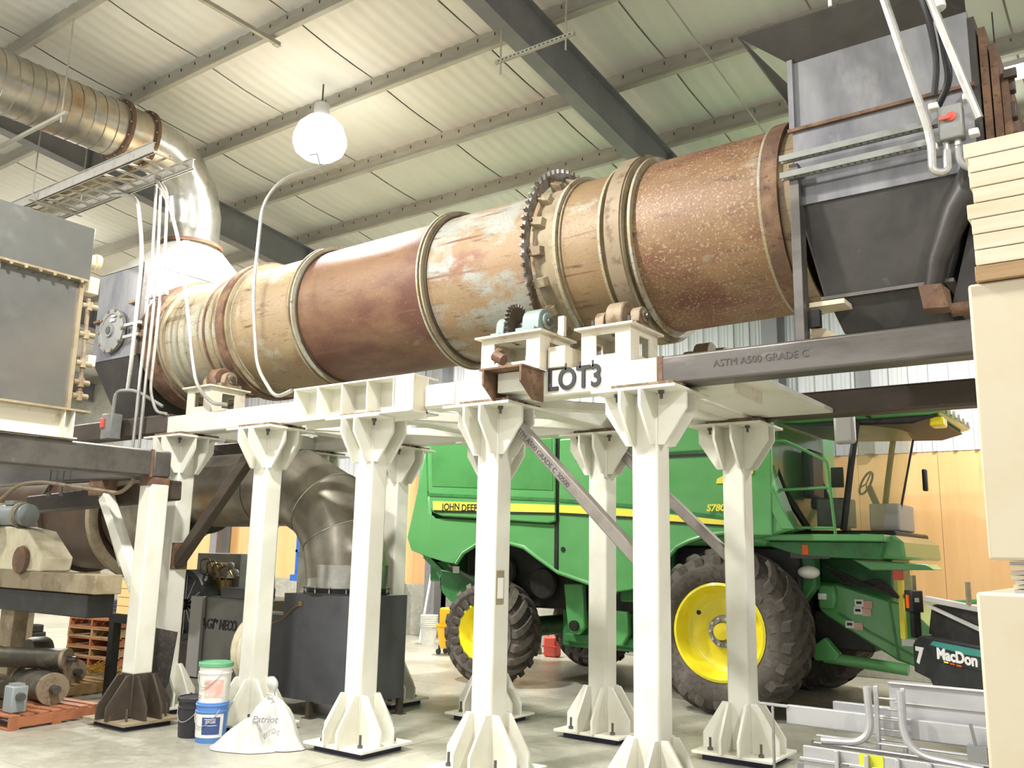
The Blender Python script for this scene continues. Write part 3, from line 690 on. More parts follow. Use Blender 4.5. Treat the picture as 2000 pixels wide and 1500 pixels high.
for k in range(18): mbs.box(-5.36+k*.053, -5.335+k*.053, 6.983, 6.986, 6.995, 7.008)
mbs.build('strut_slots', INK, TP2, smooth=0, kind='stuff')
for xx in (-5.33, -4.5): MB().cyl((xx, 7.0, 6.85), (xx, 7.0, rz(7.0)-.22), .010, 8).build('threaded_rod', PURL, TP2)
MB().box(-8.43, -8.38, 4.2, 6.48, 7.955, 8.005).box(-8.44, -8.37, 6.40, 6.48, 7.945, 7.955).build('ceiling_strut', PURL, label='bare strut rail fixed under the roof purlins above the lamp', cat='strut')
MB().box(-12.6, -12.55, 4.0, 5.65, 6.05, 6.1).build('ceiling_strut', RAFT, label='dark strut end pointing right below the galvanized duct at far left', cat='strut')
# cable tray
CT = thing('cable_tray', (-11.0, 5.73, 6.4), 'galvanized ladder cable tray hung in front of the flue elbow', 'cable tray')
for yy in (5.46, 6.0): 
    MB().box(-12.9, -9.27, yy-.008, yy+.008, 6.36, 6.50).box(-12.9, -9.27, yy-.025, yy+.025, 6.36, 6.368).box(-12.9, -9.27, yy-.025, yy+.025, 6.492, 6.50).build('side_rail', COND, CT)
for k in range(13): MB().box(-12.8+k*.285, -12.77+k*.285, 5.47, 5.99, 6.41, 6.44).build('rung', PURL, CT)
MB().box(-12.9, -9.35, 5.72, 5.74, 6.43, 6.45).build('centre_rung', DUST, CT)
for k in range(4):
    yy = 5.53+k*.03; MB().tube(smooth_path([((-12.9, yy, 6.46), 0), ((-11.0, yy+.05, 6.45), .2), ((-10.7, yy+.12, 6.46), .2), ((-10.35, 5.9, 6.44), 0)]), .014, 6).build('cable', DUST, CT)
for xx in (-12.0,): 
    for yy in (5.40, 6.06): MB().cyl((xx, yy, 6.38), (xx, yy, rz(yy)-.22), .010, 8).build('threaded_rod', PURL, CT)
MB().box(-12.03, -11.97, 5.36, 6.1, 6.355, 6.395).build('tray_support', PURL, CT)
# vertical conduits beside the housing
def C3(lab, pts, r=.02, m=COND): return cond('conduit', pts, r*.85, m, lab, group=None)
C3('leftmost bent conduit dropping from the cable tray past the round door', [((-10.9, 5.9, 6.36), 0), ((-10.55, 6.05, 6.34), .25), ((-10.5, 6.18, 5.6), .3), ((-10.5, 6.18, 4.0), .1), ((-10.52, 6.18, 3.75), 0)], .03)
C3('straight silver conduit, first of the pair running down beside the housing corner', [((-10.12, 6.05, 6.40), 0), ((-10.12, 6.1, 5.2), .2), ((-10.14, 6.1, 2.95), 0)], .022)
C3('straight silver conduit, second of the pair running down beside the housing corner', [((-10.02, 6.05, 6.40), 0), ((-10.02, 6.12, 5.2), .2), ((-10.04, 6.12, 2.95), 0)], .022)
C3('silver conduit with a bent top and hooked foot, in front of the seal hood', [((-10.05, 6.0, 6.42), 0), ((-9.86, 6.05, 6.25), .2), ((-9.86, 6.1, 5.5), .2), ((-9.88, 6.1, 3.65), .12), ((-9.78, 6.14, 3.40), .1), ((-9.55, 6.13, 3.36), 0)], .022)
C3('bright conduit crossing in front of the drum\'s left end down to the trunnion base', [((-10.0, 5.95, 6.42), 0), ((-9.7, 6.0, 6.0), .3), ((-9.45, 6.08, 5.3), .4), ((-9.12, 6.1, 4.1), .4), ((-8.95, 6.1, 3.62), .22), ((-8.62, 6.11, 3.40), .1), ((-8.4, 6.12, 3.38), 0)], .026)
MB().box(-10.25, -9.80, 6.13, 6.17, 4.88, 4.93).build('strut', COND, label='short slotted strut clamping the conduits beside the housing', cat='strut')
SW2 = thing('disconnect_switch', (-10.05, 6.0, 3.0), 'small grey switch box with red handle on the dark left beam end', 'switch box')
MB().box(-10.70, -10.48, 5.98, 6.13, 3.10, 3.42).build('enclosure', GREYP, SW2, bevel=.012)
MB().box(-10.68, -10.62, 5.95, 5.98, 3.24, 3.36).build('handle', RED, SW2, bevel=.006)
cond('flexible_conduit', [((-10.6, 6.06, 3.42), 0), ((-10.58, 6.06, 3.72), .12), ((-10.2, 6.1, 3.70), .12), ((-9.9, 6.3, 3.5), 0)], .022, GREYP, 'grey flexible conduit arching out of the small switch box on the left beam')
# the tall bent conduit in front of the drum
C3('tall silver conduit in front of the drum with a bent top by the lamp', [((-7.85, 6.9, 6.40), 0), ((-8.07, 6.4, 6.10), .35), ((-8.16, 6.22, 5.75), .25), ((-8.05, 6.1, 4.6), .3), ((-7.88, 6.1, 3.74), .18), ((-7.55, 6.11, 3.375), .16), ((-7.3, 6.12, 3.44), 0)], .024)

# ------------------------------------------------------------------ left hand burner enclosure on its frame
EN = thing('sheet_metal_enclosure', (-9.5, 3.2, 3.12), 'large grey sheet-metal enclosure with a riveted top band at the left edge', 'enclosure')
SHEET = mat('grey_sheet_metal', '#9b9c99', .2, .75, layers=[(1.2, '#94958f', .45, .7), (5, '#a8a8a4', .6, .75)], bump=.12, bscale=2.5, rvar=.05)
MB().box(-10.6, -8.76, 1.2, 4.52, 3.13, 4.46).build('lower_panel', SHEET, EN, smooth=0)
MB().box(-10.7, -8.70, 1.2, 4.58, 4.46, 5.02).build('top_band', SHEET, EN, bevel=.006)
MB().box(-8.76, -8.68, 1.2, 4.56, 4.44, 4.462).build('band_lip', DUST, EN)
for k in range(7): MB().cyl((-8.70, 3.65+k*.14, 4.43), (-8.67, 3.65+k*.14, 4.43), .018, 6).build('lip_bolt', DUST, EN)
MB().box(-8.76, -8.73, 3.64, 3.72, 3.13, 4.44).build('panel_stile', PURL, EN)
MB().box(-8.77, -8.72, 4.50, 4.54, 3.13, 4.44).build('panel_stile', DUST, EN)
# ports and valves on its far side
MB().tube([(-8.95, 4.58, 4.72), (-8.92, 4.72, 4.74)], .07, 14).lathe([(.055, 0), (.085, 0), (.085, .05), (.055, .05)], (-8.92, 4.72, 4.74), 'y', 16, True).build('pipe_stub', CREAMC, EN)
MB().box(-8.95, -8.80, 4.56, 4.74, 4.36, 4.54).build('junction_box', PINE, EN, bevel=.01)
PV = thing('valve_pipe', (-8.8, 4.62, 3.5), 'tan vertical valve pipe with fittings on the enclosure\'s right edge', 'pipe')
MB().tube([(-8.80, 4.64, 4.3), (-8.80, 4.66, 3.25)], .022, 8).build('pipe', CAST, PV)
for zz in (4.22, 3.92, 3.62, 3.42, 3.28): 
    MB().cyl((-8.80, 4.58, zz), (-8.80, 4.74, zz), .03, 10).cyl((-8.80, 4.655, zz-.045), (-8.80, 4.655, zz+.045), .035, 10).build('fitting', DUST, PV)
MB().box(-8.86, -8.78, 4.70, 4.78, 3.60, 3.72).build('gauge_box', GREYL, PV, bevel=.008)
BM = thing('channel_beam', (-8.8, 3.2, 2.83), 'cream channel beam carrying the grey enclosure', 'beam')
MB().box(-8.80, -8.78, 1.0, 4.62, 2.83, 3.12).build('web', WD, BM); MB().box(-8.80, -8.66, 1.0, 4.72, 3.105, 3.125).build('flange', DUST, BM); MB().box(-8.80, -8.68, 1.0, 4.62, 2.832, 2.845).build('flange', WD, BM)
MB().box(-8.80, -8.68, 4.56, 4.575, 2.84, 3.11).build('end_plate', W, BM)
MB().box(-8.80, -8.68, 4.47, 4.48, 2.84, 3.11).build('stiffener', WD, BM)
LF = thing('post_stand', (-8.83, 5.4, 0), 'left hand frame of one white post with grey base, dark tube beams and white brace', 'frame')
MB().box(-8.94, -8.72, 1.0, 5.49, 2.53, 2.82).build('tube_beam', STEEL, LF, bevel=.025)
MB().box(-12.5, -8.72, 5.50, 5.72, 2.53, 2.82).build('tube_beam', STEEL, LF, bevel=.025)
MB().box(-8.945, -8.715, 5.47, 5.50, 2.528, 2.822).build('weld_joint', RUST, LF)
MB().box(-8.935, -8.725, 5.49, 5.72, 2.44, 2.53).build('post_top', RUST, LF)
MB().box(-8.94, -8.72, 5.50, 5.72, .50, 2.46).build('post', W, LF, bevel=.018)
MB().box(-8.938, -8.722, 5.502, 5.718, .08, .52).build('post_foot', STEELD, LF, bevel=.015)
MB().box(-9.2, -8.46, 5.28, 5.94, .05, .075).build('base_plate', DUST, LF)
MB().box(-9.12, -8.54, 5.36, 5.86, 0, .05).build('grout_pad', MUD, LF)
for sg in (-1, 1):
    for off in (-.085, .085):
        for ax in ('x', 'y'):
            g = guss(sg, ax, off, .075, 1); g.v = [tuple(Vector(p)+Vector((-8.83, 5.61, 0))) for p in g.v]; g.build('gusset', STEELD, LF)
    for sy in (-1, 1): MB().cyl((-8.83+sg*.24, 5.61+sy*.22, .05), (-8.83+sg*.24, 5.61+sy*.22, .2), .012, 8).build('anchor_bolt', STEEL, LF)
MB().bar((-8.95, 5.6, 1.35), (-9.75, 5.6, 2.35), .13, .13, up=(0, 1, 0)).build('diagonal_brace', W, LF, bevel=.01)
MB().bar((-9.45, 5.75, 1.6), (-10.1, 5.75, 2.52), .16, .10, up=(0, 1, 0)).build('diagonal_brace', WD, LF, bevel=.01)
MB().box(-10.0, -9.72, 5.52, 5.70, 2.36, 2.54).build('brace_joint', RUST, LF)
# second tube dropping behind the corner
MB().bar((-8.9, 5.9, 2.42), (-12.0, 5.9, 2.30), .2, .22).build('sloping_beam', STEELD, LF, bevel=.02)
HC = thing('hanging_conduit', (-9.9, 5.45, 2.4), 'thin grey conduit run hung on rods below the dark left beam', 'conduit')
MB().tube(smooth_path([((-11.9, 5.4, 2.30), 0), ((-11.4, 5.4, 2.52), .2), ((-10.9, 5.42, 2.54), .2), ((-9.2, 5.44, 2.36), .1), ((-9.0, 5.44, 2.46), .1), ((-8.98, 5.45, 2.52), 0)]), .022, 8).build('conduit', CAST, HC)
for xx in (-10.75, -10.45): MB().cyl((xx, 5.45, 2.40), (xx, 5.45, 2.9), .008, 6).build('rod', STEEL, HC); MB().cyl((xx, 5.45, 2.36), (xx, 5.45, 2.40), .03, 8).build('clamp', STEEL, HC)
MB().prism([(-9.2, .92), (-8.75, .90), (-8.83, .39), (-9.02, .085), (-9.2, .085)], 'y', 5.985, 6.0).build('dark_plate', GRIT, label='black gritty trapezoid steel plate leaning beside the left white post', cat='plate')

# ------------------------------------------------------------------ lower process duct: drum, cone, elbow, box
LD = thing('lower_drum', (-14.0, 7.6, 2.2), 'dark brown lower drum with a tan hoop behind the left white post', 'drum')
LDM = mat('dark_lower_drum', '#4d3a2a', .5, .3, layers=[(2, '#3a2b20', .4, .65), (6, '#6b4d35', .6, .8)])
MB().tube([(-19, 7.6, 2.25), (-12.0, 7.6, 2.25)], .80, 48, cap=True).build('shell', LDM, LD)
MB().lathe([(.80, -12.10), (.93, -12.10), (.93, -12.0), (.80, -12.0)], (0, 7.6, 2.25), 'x', 56, True).build('hoop', DUST, LD, fix=True)
MB().lathe([(.80, -13.6), (.86, -13.6), (.86, -13.54), (.80, -13.54)], (0, 7.6, 2.25), 'x', 48, True).build('hoop', STEELD, LD, fix=True)
for x, y in ((-14.35, 8.1), (-14.35, 7.1)):
    MB().box(x-.12, x+.12, y-.12, y+.12, .02, 1.50).build('support_post', DUST, LD, bevel=.012); MB().box(x-.3, x+.3, y-.3, y+.3, 0, .02).build('support_base', DUST, LD)
    for sg in (-1, 1): MB().prism([(x+sg*.12, .02), (x+sg*.28, .02), (x+sg*.12, .36)], 'y', y-.01, y+.01).build('support_gusset', DUST, LD)
PD = thing('process_duct', (-7.75, 7.75, 1.38), 'dusty galvanized duct with gored elbow turning down into the black box', 'duct')
def tapered(a, b, ra, rb, nm, m): return MB().tube([a, b], 0, 44, cap=False, radii=[ra, rb]).build(nm, m, PD, smooth=40)
tapered((-11.99, 7.6, 2.30), (-10.55, 7.47, 2.55), .76, .50, 'cone', DUCTG)
MB().lathe([(.48, -10.55), (.57, -10.55), (.57, -10.48), (.48, -10.48)], (0, 7.47, 2.55), 'x', 48, True).build('flange_ring', BLACK, PD, fix=True)
tapered((-10.5, 7.47, 2.55), (-9.2, 7.47, 2.55), .475, .475, 'straight_section', DUCTG)
MB().box(-10.40, -10.34, 7.0, 7.08, 2.0, 2.14).build('flange_bracket', STEEL, PD)
ep = [(-9.2, 7.47, 2.55), (-8.62, 7.47, 2.54), (-8.14, 7.47, 2.32), (-7.83, 7.47, 1.95), (-7.72, 7.47, 1.50)]
R_ = .47
mb = MB(); mb.tube(ep, R_, 44, cap=False); mb.build('gored_elbow', DUCTG, PD, smooth=14)
# seam beads between the gores
for i in (1, 2, 3):
    a = Vector(ep[i]); t = ((Vector(ep[i+1])-a).normalized()+(a-Vector(ep[i-1])).normalized()).normalized()
    x = t.cross(Vector((0, 1, 0))).normalized(); y = t.cross(x); loop = [a + (x*math.cos(2*PI*k/40)+y*math.sin(2*PI*k/40))*(R_+.004) for k in range(41)]
    MB().tube(loop, .008, 5, cap=False).build('seam_bead', GALV, PD)
MB().lathe([(R_-.005, 1.38), (R_, 1.38), (R_, 1.64), (R_-.005, 1.64)], (-7.72, 7.47, 0), 'z', 44, True).build('outlet_collar', GALV, PD, fix=True)
BX = thing('black_duct_box', (-7.8, 7.7, .18), 'dark grey steel floor box on short legs under the galvanized elbow', 'box')
MB().box(-8.24, -7.20, 7.0, 7.93, .18, 1.31).build('body', DGREY, BX, smooth=0)
MB().box(-8.66, -8.24, 7.04, 7.9, .18, 1.06).build('side_box', DGREY, BX, smooth=0)
for x, y in ((-7.23, 7.03), (-7.23, 7.90), (-8.55, 7.1), (-8.55, 7.85), (-7.75, 7.03)):
    MB().box(x-.03, x+.03, y-.03, y+.03, .008, .18).build('leg', STEELD, BX); MB().box(x-.07, x+.07, y-.05, y+.05, 0, .008).build('foot_plate', STEELD, BX)
MB().lathe([(R_-.03, 1.31), (R_+.02, 1.31), (R_+.02, 1.33), (R_-.01, 1.34), (R_-.01, 1.37), (R_+.03, 1.375), (R_+.03, 1.385), (R_-.03, 1.385)], (-7.72, 7.47, 0), 'z', 44, True).build('collar', BLACK, BX, fix=True)
for i in range(16):
    a = 2*PI*i/16; MB().cyl((-7.72+(R_+.015)*math.cos(a), 7.47+(R_+.015)*math.sin(a), 1.33), (-7.72+(R_+.015)*math.cos(a), 7.47+(R_+.015)*math.sin(a), 1.40), .008, 6).build('collar_bolt', COND, BX)
MB().tube(smooth_path([((-8.6, 7.03, 1.0), 0), ((-8.45, 6.97, .95), .05), ((-8.22, 6.97, 1.02), .05), ((-8.05, 6.98, 1.16), .05), ((-7.95, 6.99, 1.2), 0)]), .006, 6).build('tag_wire', BRASS, BX)
MB().box(-7.98, -7.93, 6.985, 7.0, 1.18, 1.23).build('wire_tag', BRASS, BX)
# burner control skid
NB = thing('control_cabinet', (-10.8, 8.2, 0), 'grey burner cabinet lettered AGI by NECO beside the left columns', 'cabinet')
NEC = mat('olive_grey_cabinet', '#777770', .4, .4, layers=[(2, '#6b6b64', .45, .7)])
MB().box(-11.15, -9.76, 8.05, 8.9, .02, 1.12).build('cabinet', NEC, NB, bevel=.008)
MB().box(-11.42, -11.15, 8.0, 8.1, .02, 1.12).build('corner_post', GREYL, NB, bevel=.006)
MB().box(-10.75, -10.2, 8.0, 8.5, 1.12, 1.26).build('top_box', DGREY, NB, bevel=.006)
MB().box(-12.2, -11.15, 8.6, 9.0, .05, 1.72).build('control_board', GREYP, NB, bevel=.006)
MB().box(-11.75, -11.25, 8.45, 8.6, 1.36, 1.58).build('control_box', CREAMC, NB, bevel=.01)
MB().box(-11.75, -11.3, 8.4, 8.6, 1.16, 1.34).build('control_box', PALW, NB, bevel=.01)
for k in range(5): MB().tube(smooth_path([((-11.8+k*.15, 8.42, 1.2+.05*(k % 2)), 0), ((-11.8+k*.15, 8.38, 1.62-.04*k), .05), ((-11.6+k*.14, 8.38, 1.64-.03*k), .05), ((-11.5+k*.14, 8.42, 1.4), 0)]), .014, 6).build('gas_pipe', BRASS if k % 2 else CAST, NB)
for k in range(3): MB().ball((-11.2+k*.12, 8.38, 1.45+.1*(k % 2)), .055, 10, 6).build('regulator', GREYP, NB)
text('AGI', 'cabinet_lettering', BLACK, NB, (-11.21, 8.045, .69), .19, sx=.95, shear=.12, bold=.004, label='black AGI lettering on the grey cabinet')
text('by', 'cabinet_lettering', BLACK, NB, (-10.90, 8.045, .78), .08, sx=.95)
text('NECO', 'cabinet_lettering', BLACK, NB, (-10.80, 8.045, .69), .19, sx=.72, shear=.12, bold=.004, label='black NECO lettering on the grey cabinet')
FN = thing('blower_fan', (-11.9, 8.4, .55), 'black round blower fan standing behind the left columns', 'fan')
MB().lathe([(.42, -.12), (.50, -.12), (.50, .12), (.42, .12)], (-11.72, 8.2, .98), 'y', 40, True).build('housing_rim', BLACK, FN, fix=True)
MB().lathe([(.02, 0), (.43, 0), (.43, .02), (.02, .02)], (-11.72, 8.25, .98), 'y', 32, True).build('back_plate', DGREY, FN, fix=True)
for k in range(6):
    a = PI*k/6; MB().bar((-11.72-.43*math.cos(a), 8.12, .98-.43*math.sin(a)), (-11.72+.43*math.cos(a), 8.12, .98+.43*math.sin(a)), .012).build('guard_spoke', COND, FN)
MB().tube([(-11.72, 8.05, .98), (-11.72, 8.2, .98)], .08, 14).build('hub', BLACK, FN)
MB().box(-12.1, -11.45, 8.1, 8.5, .0, .50).build('pedestal', STEELD, FN)
MB().tube(smooth_path([((-10.0, 8.3, 1.13), 0), ((-9.95, 8.2, 2.0), .2), ((-9.7, 8.05, 2.12), 0)]), .02, 8).build('hose', BLACK, label='thin black hose looping up beside the burner cabinet', cat='hose')
# pleated canvas inlet between burner and box
CV = MB(); k = 9
prof = [(.42+.035*(i % 2), -9.25+i*.055) for i in range(10)]
CV.lathe(prof, (.04, 7.47, .60), 'x', 28); CV.build('canvas_coupling', CREAMC, label='cream pleated canvas coupling left of the dark floor box', cat='coupling', smooth=25)
cg = MB().bar((-9.55, 8.6, 2.05), (-9.0, 8.6, 1.3), .10, .22, up=(0, 1, 0)).build('inclined_chute', BLACK, label='black inclined chute with tan top edge behind the floor box', cat='chute')
MB().bar((-9.50, 8.6, 2.13), (-8.95, 8.6, 1.38), .03, .22, up=(0, 1, 0)).build('top_edge', PINE, cg)

# ------------------------------------------------------------------ screener / drive machine at far left
MC = thing('drive_machine', (-11.2, 5.4, 0), 'tan gear drive machine with blue motor on a steel stand at far left', 'machine')
MB().box(-12.6, -9.0, 5.15, 5.45, 1.30, 1.50).build('skid_beam', DUST, MC, bevel=.01)
MB().box(-12.6, -9.2, 5.2, 5.5, 1.05, 1.29).build('dark_beam', BLACK, MC, bevel=.01)
MB().prism([(-12.2, 1.5), (-10.15, 1.5), (-10.12, 1.66), (-10.55, 1.95), (-11.0, 2.0), (-12.2, 2.0)], 'y', 5.15, 5.5).build('gear_case', CREAMC, MC, bevel=.02)
MB().lathe([(.0, 0), (.15, 0), (.16, .03), (.0, .035)], (-10.55, 5.10, 1.62), 'y', 24).build('bearing_cover', RUST, MC, fix=True)
MB().cyl((-11.35, 5.2, 2.13), (-10.75, 5.25, 2.13), .13, 20).build('motor', BLUM, MC)
for xx in (-11.3, -10.85): MB().lathe([(.13, xx), (.15, xx), (.15, xx+.04), (.13, xx+.04)], (0, 5.22, 2.13), 'x', 20, True).build('motor_band', DUST, MC, fix=True)
MB().box(-11.15, -10.95, 5.15, 5.3, 2.25, 2.30).build('terminal_box', GREYP, MC)
MB().cyl((-11.35, 5.0, 2.02), (-11.35, 5.08, 2.02), .18, 28).build('white_disc', WPL, MC)
for xx in (-10.98, -12.4):
    MB().box(xx-.16 if xx < -10 else xx-.10, xx+.16 if xx < -10 else xx+.10, 5.25, 5.42, .02, 1.06).build('stand_post', DUST if xx < -10 else GREYP, MC, bevel=.012)
    MB().box(xx-.3, xx+.3, 5.1, 5.55, 0, .02).build('post_base', DUST, MC)
    for sg in (-1, 1): MB().prism([(xx+sg*.1, .02), (xx+sg*.26, .02), (xx+sg*.1, .3)], 'y', 5.30, 5.32).build('post_gusset', DUST, MC)
ST = thing('tube_stand', (-9.6, 6.3, 0), 'dark square-tube stand behind the left post', 'stand')
for xx in (-10.55, -9.80): MB().box(xx-.05, xx+.05, 6.3, 6.4, 0, .88).build('leg', BLACK, ST)
MB().box(-10.62, -9.74, 6.3, 6.4, .88, .98).build('top_rail', BLACK, ST); MB().box(-10.06, -9.97, 6.3, 6.4, .98, 2.2).build('upright', STEELD, ST)
# ------------------------------------------------------------------ green combine harvester
CB = thing('combine_harvester', (-5.6, 12.0, 0), 'green combine harvester with yellow wheels parked behind the white columns', 'harvester')
YS = 10.45
def panel(poly, nm, m, y0=YS, t=.06, bev=.012, lab=None, sm=0):
    return MB().prism(poly, 'y', y0, y0+t).build(nm, m, CB, bevel=bev, label=lab, smooth=sm)
# inner body mass
MB().box(-9.3, -3.9, 10.62, 13.6, 1.95, 3.62).build('body_core', GREEN, CB, bevel=.06)
MB().box(-8.7, -3.6, 10.9, 13.3, 1.05, 1.95).build('belly', BLACK, CB, bevel=.03)
MB().box(-9.45, -8.9, 10.9, 13.3, 1.35, 2.0).build('straw_chopper', GREEND, CB, bevel=.03)
# rear fairing with rounded end
rear = [(-9.225, 3.354), (-9.145, 2.405), (-8.986, 2.311), (-6.815, 2.214), (-6.789, 1.566), (-7.122, 1.751), (-7.368, 1.895), (-7.619, 1.949), (-7.949, 1.953), (-8.23, 1.921), (-8.466, 1.8), (-8.596, 1.641), (-8.775, 1.66), (-9.163, 1.743), (-9.449, 1.823), (-9.545, 2.016)]
rp = MB(); cx = [(-9.05, 10.45), (-9.25, 10.47), (-9.42, 10.54), (-9.55, 10.66), (-9.63, 10.85), (-9.66, 11.2), (-9.66, 13.4)]
def corner_wrap(zs, name, m):
    """vertical wrap round the rear corner: zs = list of (z, inset)"""
    w = MB(); k = len(cx)
    for z, ins in zs:
        for (x, y) in cx: w.v.append((x+ins, y+ins*.5, z))
    for i in range(len(zs)-1):
        for j in range(k-1): w.f.append((i*k+j, i*k+j+1, (i+1)*k+j+1, (i+1)*k+j))
    return w.build(name, m, CB, smooth=45, fix=True)
corner_wrap([(1.72, .22), (1.86, .06), (2.05, .0), (2.62, -.01), (2.66, .02)], 'rear_corner_panel', GREEN)
corner_wrap([(2.70, .02), (2.74, -.01), (3.25, .02), (3.5, .10), (3.62, .25)], 'rear_corner_panel', GREEN)
corner_wrap([(2.655, .035), (2.705, .035)], 'crease_band', GREEND)
panel(rear, 'rear_lower_panel', GREEN)
hatch = [(-9.151, 3.585), (-6.8, 3.544), (-6.783, 2.247), (-6.9, 2.226), (-8.823, 2.339), (-8.988, 2.386), (-9.075, 2.495)]
panel(hatch, 'engine_hatch', GREEN, 10.40, .05, .02)
panel([(-9.077, 3.452), (-6.846, 3.402), (-6.819, 2.674), (-9.024, 2.789)], 'hatch_screen', mat('screen_green', '#4d9050', .35, layers=[(2, '#468548', .45, .65)]), 10.393, .02, .004)
panel([(-9.101, 2.69), (-6.792, 2.568), (-6.792, 2.526), (-9.099, 2.643)], 'crease_band', GREEND, 10.392, .02, 0)
front = [(-6.779, 3.39), (-4.344, 3.378), (-3.736, 3.481), (-3.766, 2.076), (-4.003, 2.075), (-4.356, 2.11), (-4.589, 2.084), (-4.829, 2.014), (-5.018, 1.93), (-5.219, 1.724), (-5.423, 1.464), (-5.636, 1.38), (-5.876, 1.338), (-6.262, 1.428), (-6.756, 1.56)]
panel(front, 'side_panel', GREEN, YS, .06, .015)
panel([(-6.477, 3.856), (-3.751, 3.762), (-3.772, 3.128), (-6.47, 3.101)], 'upper_side_panel', GREEN, 10.42, .06, .02)
panel([(-6.477, 3.095), (-4.428, 3.087), (-4.428, 3.055), (-6.476, 3.06)], 'panel_seam', BLACK, 10.435, .02, 0)
panel([(-6.746, 2.563), (-5.61, 2.468), (-4.347, 2.307), (-4.348, 2.27), (-5.61, 2.429), (-6.745, 2.52)], 'crease_band', GREEND, 10.438, .02, 0)
MB().box(-6.817, -6.758, 10.44, 10.5, 1.62, 3.4).build('panel_gap', BLACK, CB)
# stripe
panel([(-8.994, 2.563), (-6.784, 2.476), (-6.783, 2.371), (-8.977, 2.431)], 'yellow_stripe', YDEC, 10.388, .015, 0)
panel([(-6.738, 2.478), (-6.263, 2.45), (-5.605, 2.401), (-5.13, 2.338), (-4.344, 2.257), (-4.345, 2.201), (-5.131, 2.254), (-5.605, 2.309), (-6.263, 2.348), (-6.737, 2.373)], 'yellow_stripe', YDEC, 10.436, .015, 0)
panel([(-6.737, 2.366), (-6.263, 2.341), (-5.605, 2.303), (-5.131, 2.248), (-4.345, 2.195), (-4.346, 2.177), (-5.131, 2.222), (-5.606, 2.276), (-6.262, 2.314), (-6.736, 2.345)], 'stripe_black_line', BLACK, 10.439, .012, 0)  # thin black line along the stripe's lower edge
panel([(-8.977, 2.424), (-6.783, 2.364), (-6.782, 2.343), (-8.976, 2.401)], 'stripe_black_line', BLACK, 10.39, .012, 0)
text('JOHN', 'stripe_lettering', BLACK, CB, (-8.805, 10.386, 2.429), .14, sx=.95, label='black JOHN lettering on the yellow stripe', bold=.002)
text('DEERE', 'stripe_lettering', BLACK, CB, (-8.429, 10.386, 2.41), .14, sx=.95, label='black DEERE lettering on the yellow stripe', bold=.002)
text('S780', 'model_lettering', YDEC, CB, (-4.574, 10.428, 2.371), .115, sx=1.05, shear=.2, bold=.004, label='yellow S780 lettering on the side panel')
panel([(-4.446, 2.707), (-4.431, 2.763), (-4.283, 2.827), (-3.969, 2.933), (-3.972, 2.81), (-4.233, 2.751), (-4.352, 2.704)], 'yellow_chevron', YDEC, 10.436, .015, 0)
MB().cyl((-6.677, 10.44, 1.876), (-6.677, 10.46, 1.876), .035, 12).build('panel_latch', BLACK, CB)
# fender lips over the wheels
lip = [(-8.555, 1.642), (-8.425, 1.8), (-8.191, 1.921), (-7.911, 1.953), (-7.583, 1.949), (-7.333, 1.895), (-7.088, 1.751), (-6.757, 1.567), (-6.232, 1.43), (-5.847, 1.34)]
MB().tube([(x, 10.46, z) for x, z in lip], .03, 8).build('fender_lip', GREEN, CB)
lip = [(-5.397, 1.478), (-5.194, 1.725), (-4.994, 1.93), (-4.806, 2.013), (-4.567, 2.083), (-4.335, 2.108), (-3.984, 2.073)]
MB().tube([(x, 10.46, z) for x, z in lip], .03, 8).build('fender_lip', GREEN, CB)
# wheels
def lug_mesh(R, w, side, hgt):
    """chevron lug wrapping from tread centre to the shoulder"""
    mb = MB(); n = 6; rows = []
    for k in range(n+1):
        t = k/n; y = side*(.02 + t*(w/2-.02)); a = .30*t; rb = R-.10*t**3; hw = .045+.02*t
        drop = .0 if k < n else .0
        for rr, s in ((rb-.05, 1.25), (rb+hgt*(1-.2*t), .75)):
            for sg in (-1, 1):
                aa = a+sg*hw*s/R; mb.v.append((rr*math.sin(aa), y, rr*math.cos(aa)))
    y = side*(w/2+.015)
    for rr, s in ((R-.30, 1.1), (R-.24, .6)):
        for sg in (-1, 1):
            aa = .33+sg*.065*s/R; mb.v.append((rr*math.sin(aa), y-side*(.02 if rr < R-.25 else 0), rr*math.cos(aa)))
    m = n+2
    for k in range(m-1):
        a = k*4; b = a+4
        mb.f += [(a+2, a+3, b+3, b+2), (a, a+2, b+2, b), (a+1, b+1, b+3, a+3)]
    mb.f += [(0, 1, 3, 2), ((m-1)*4, (m-1)*4+2, (m-1)*4+3, (m-1)*4+1)]
    return mb
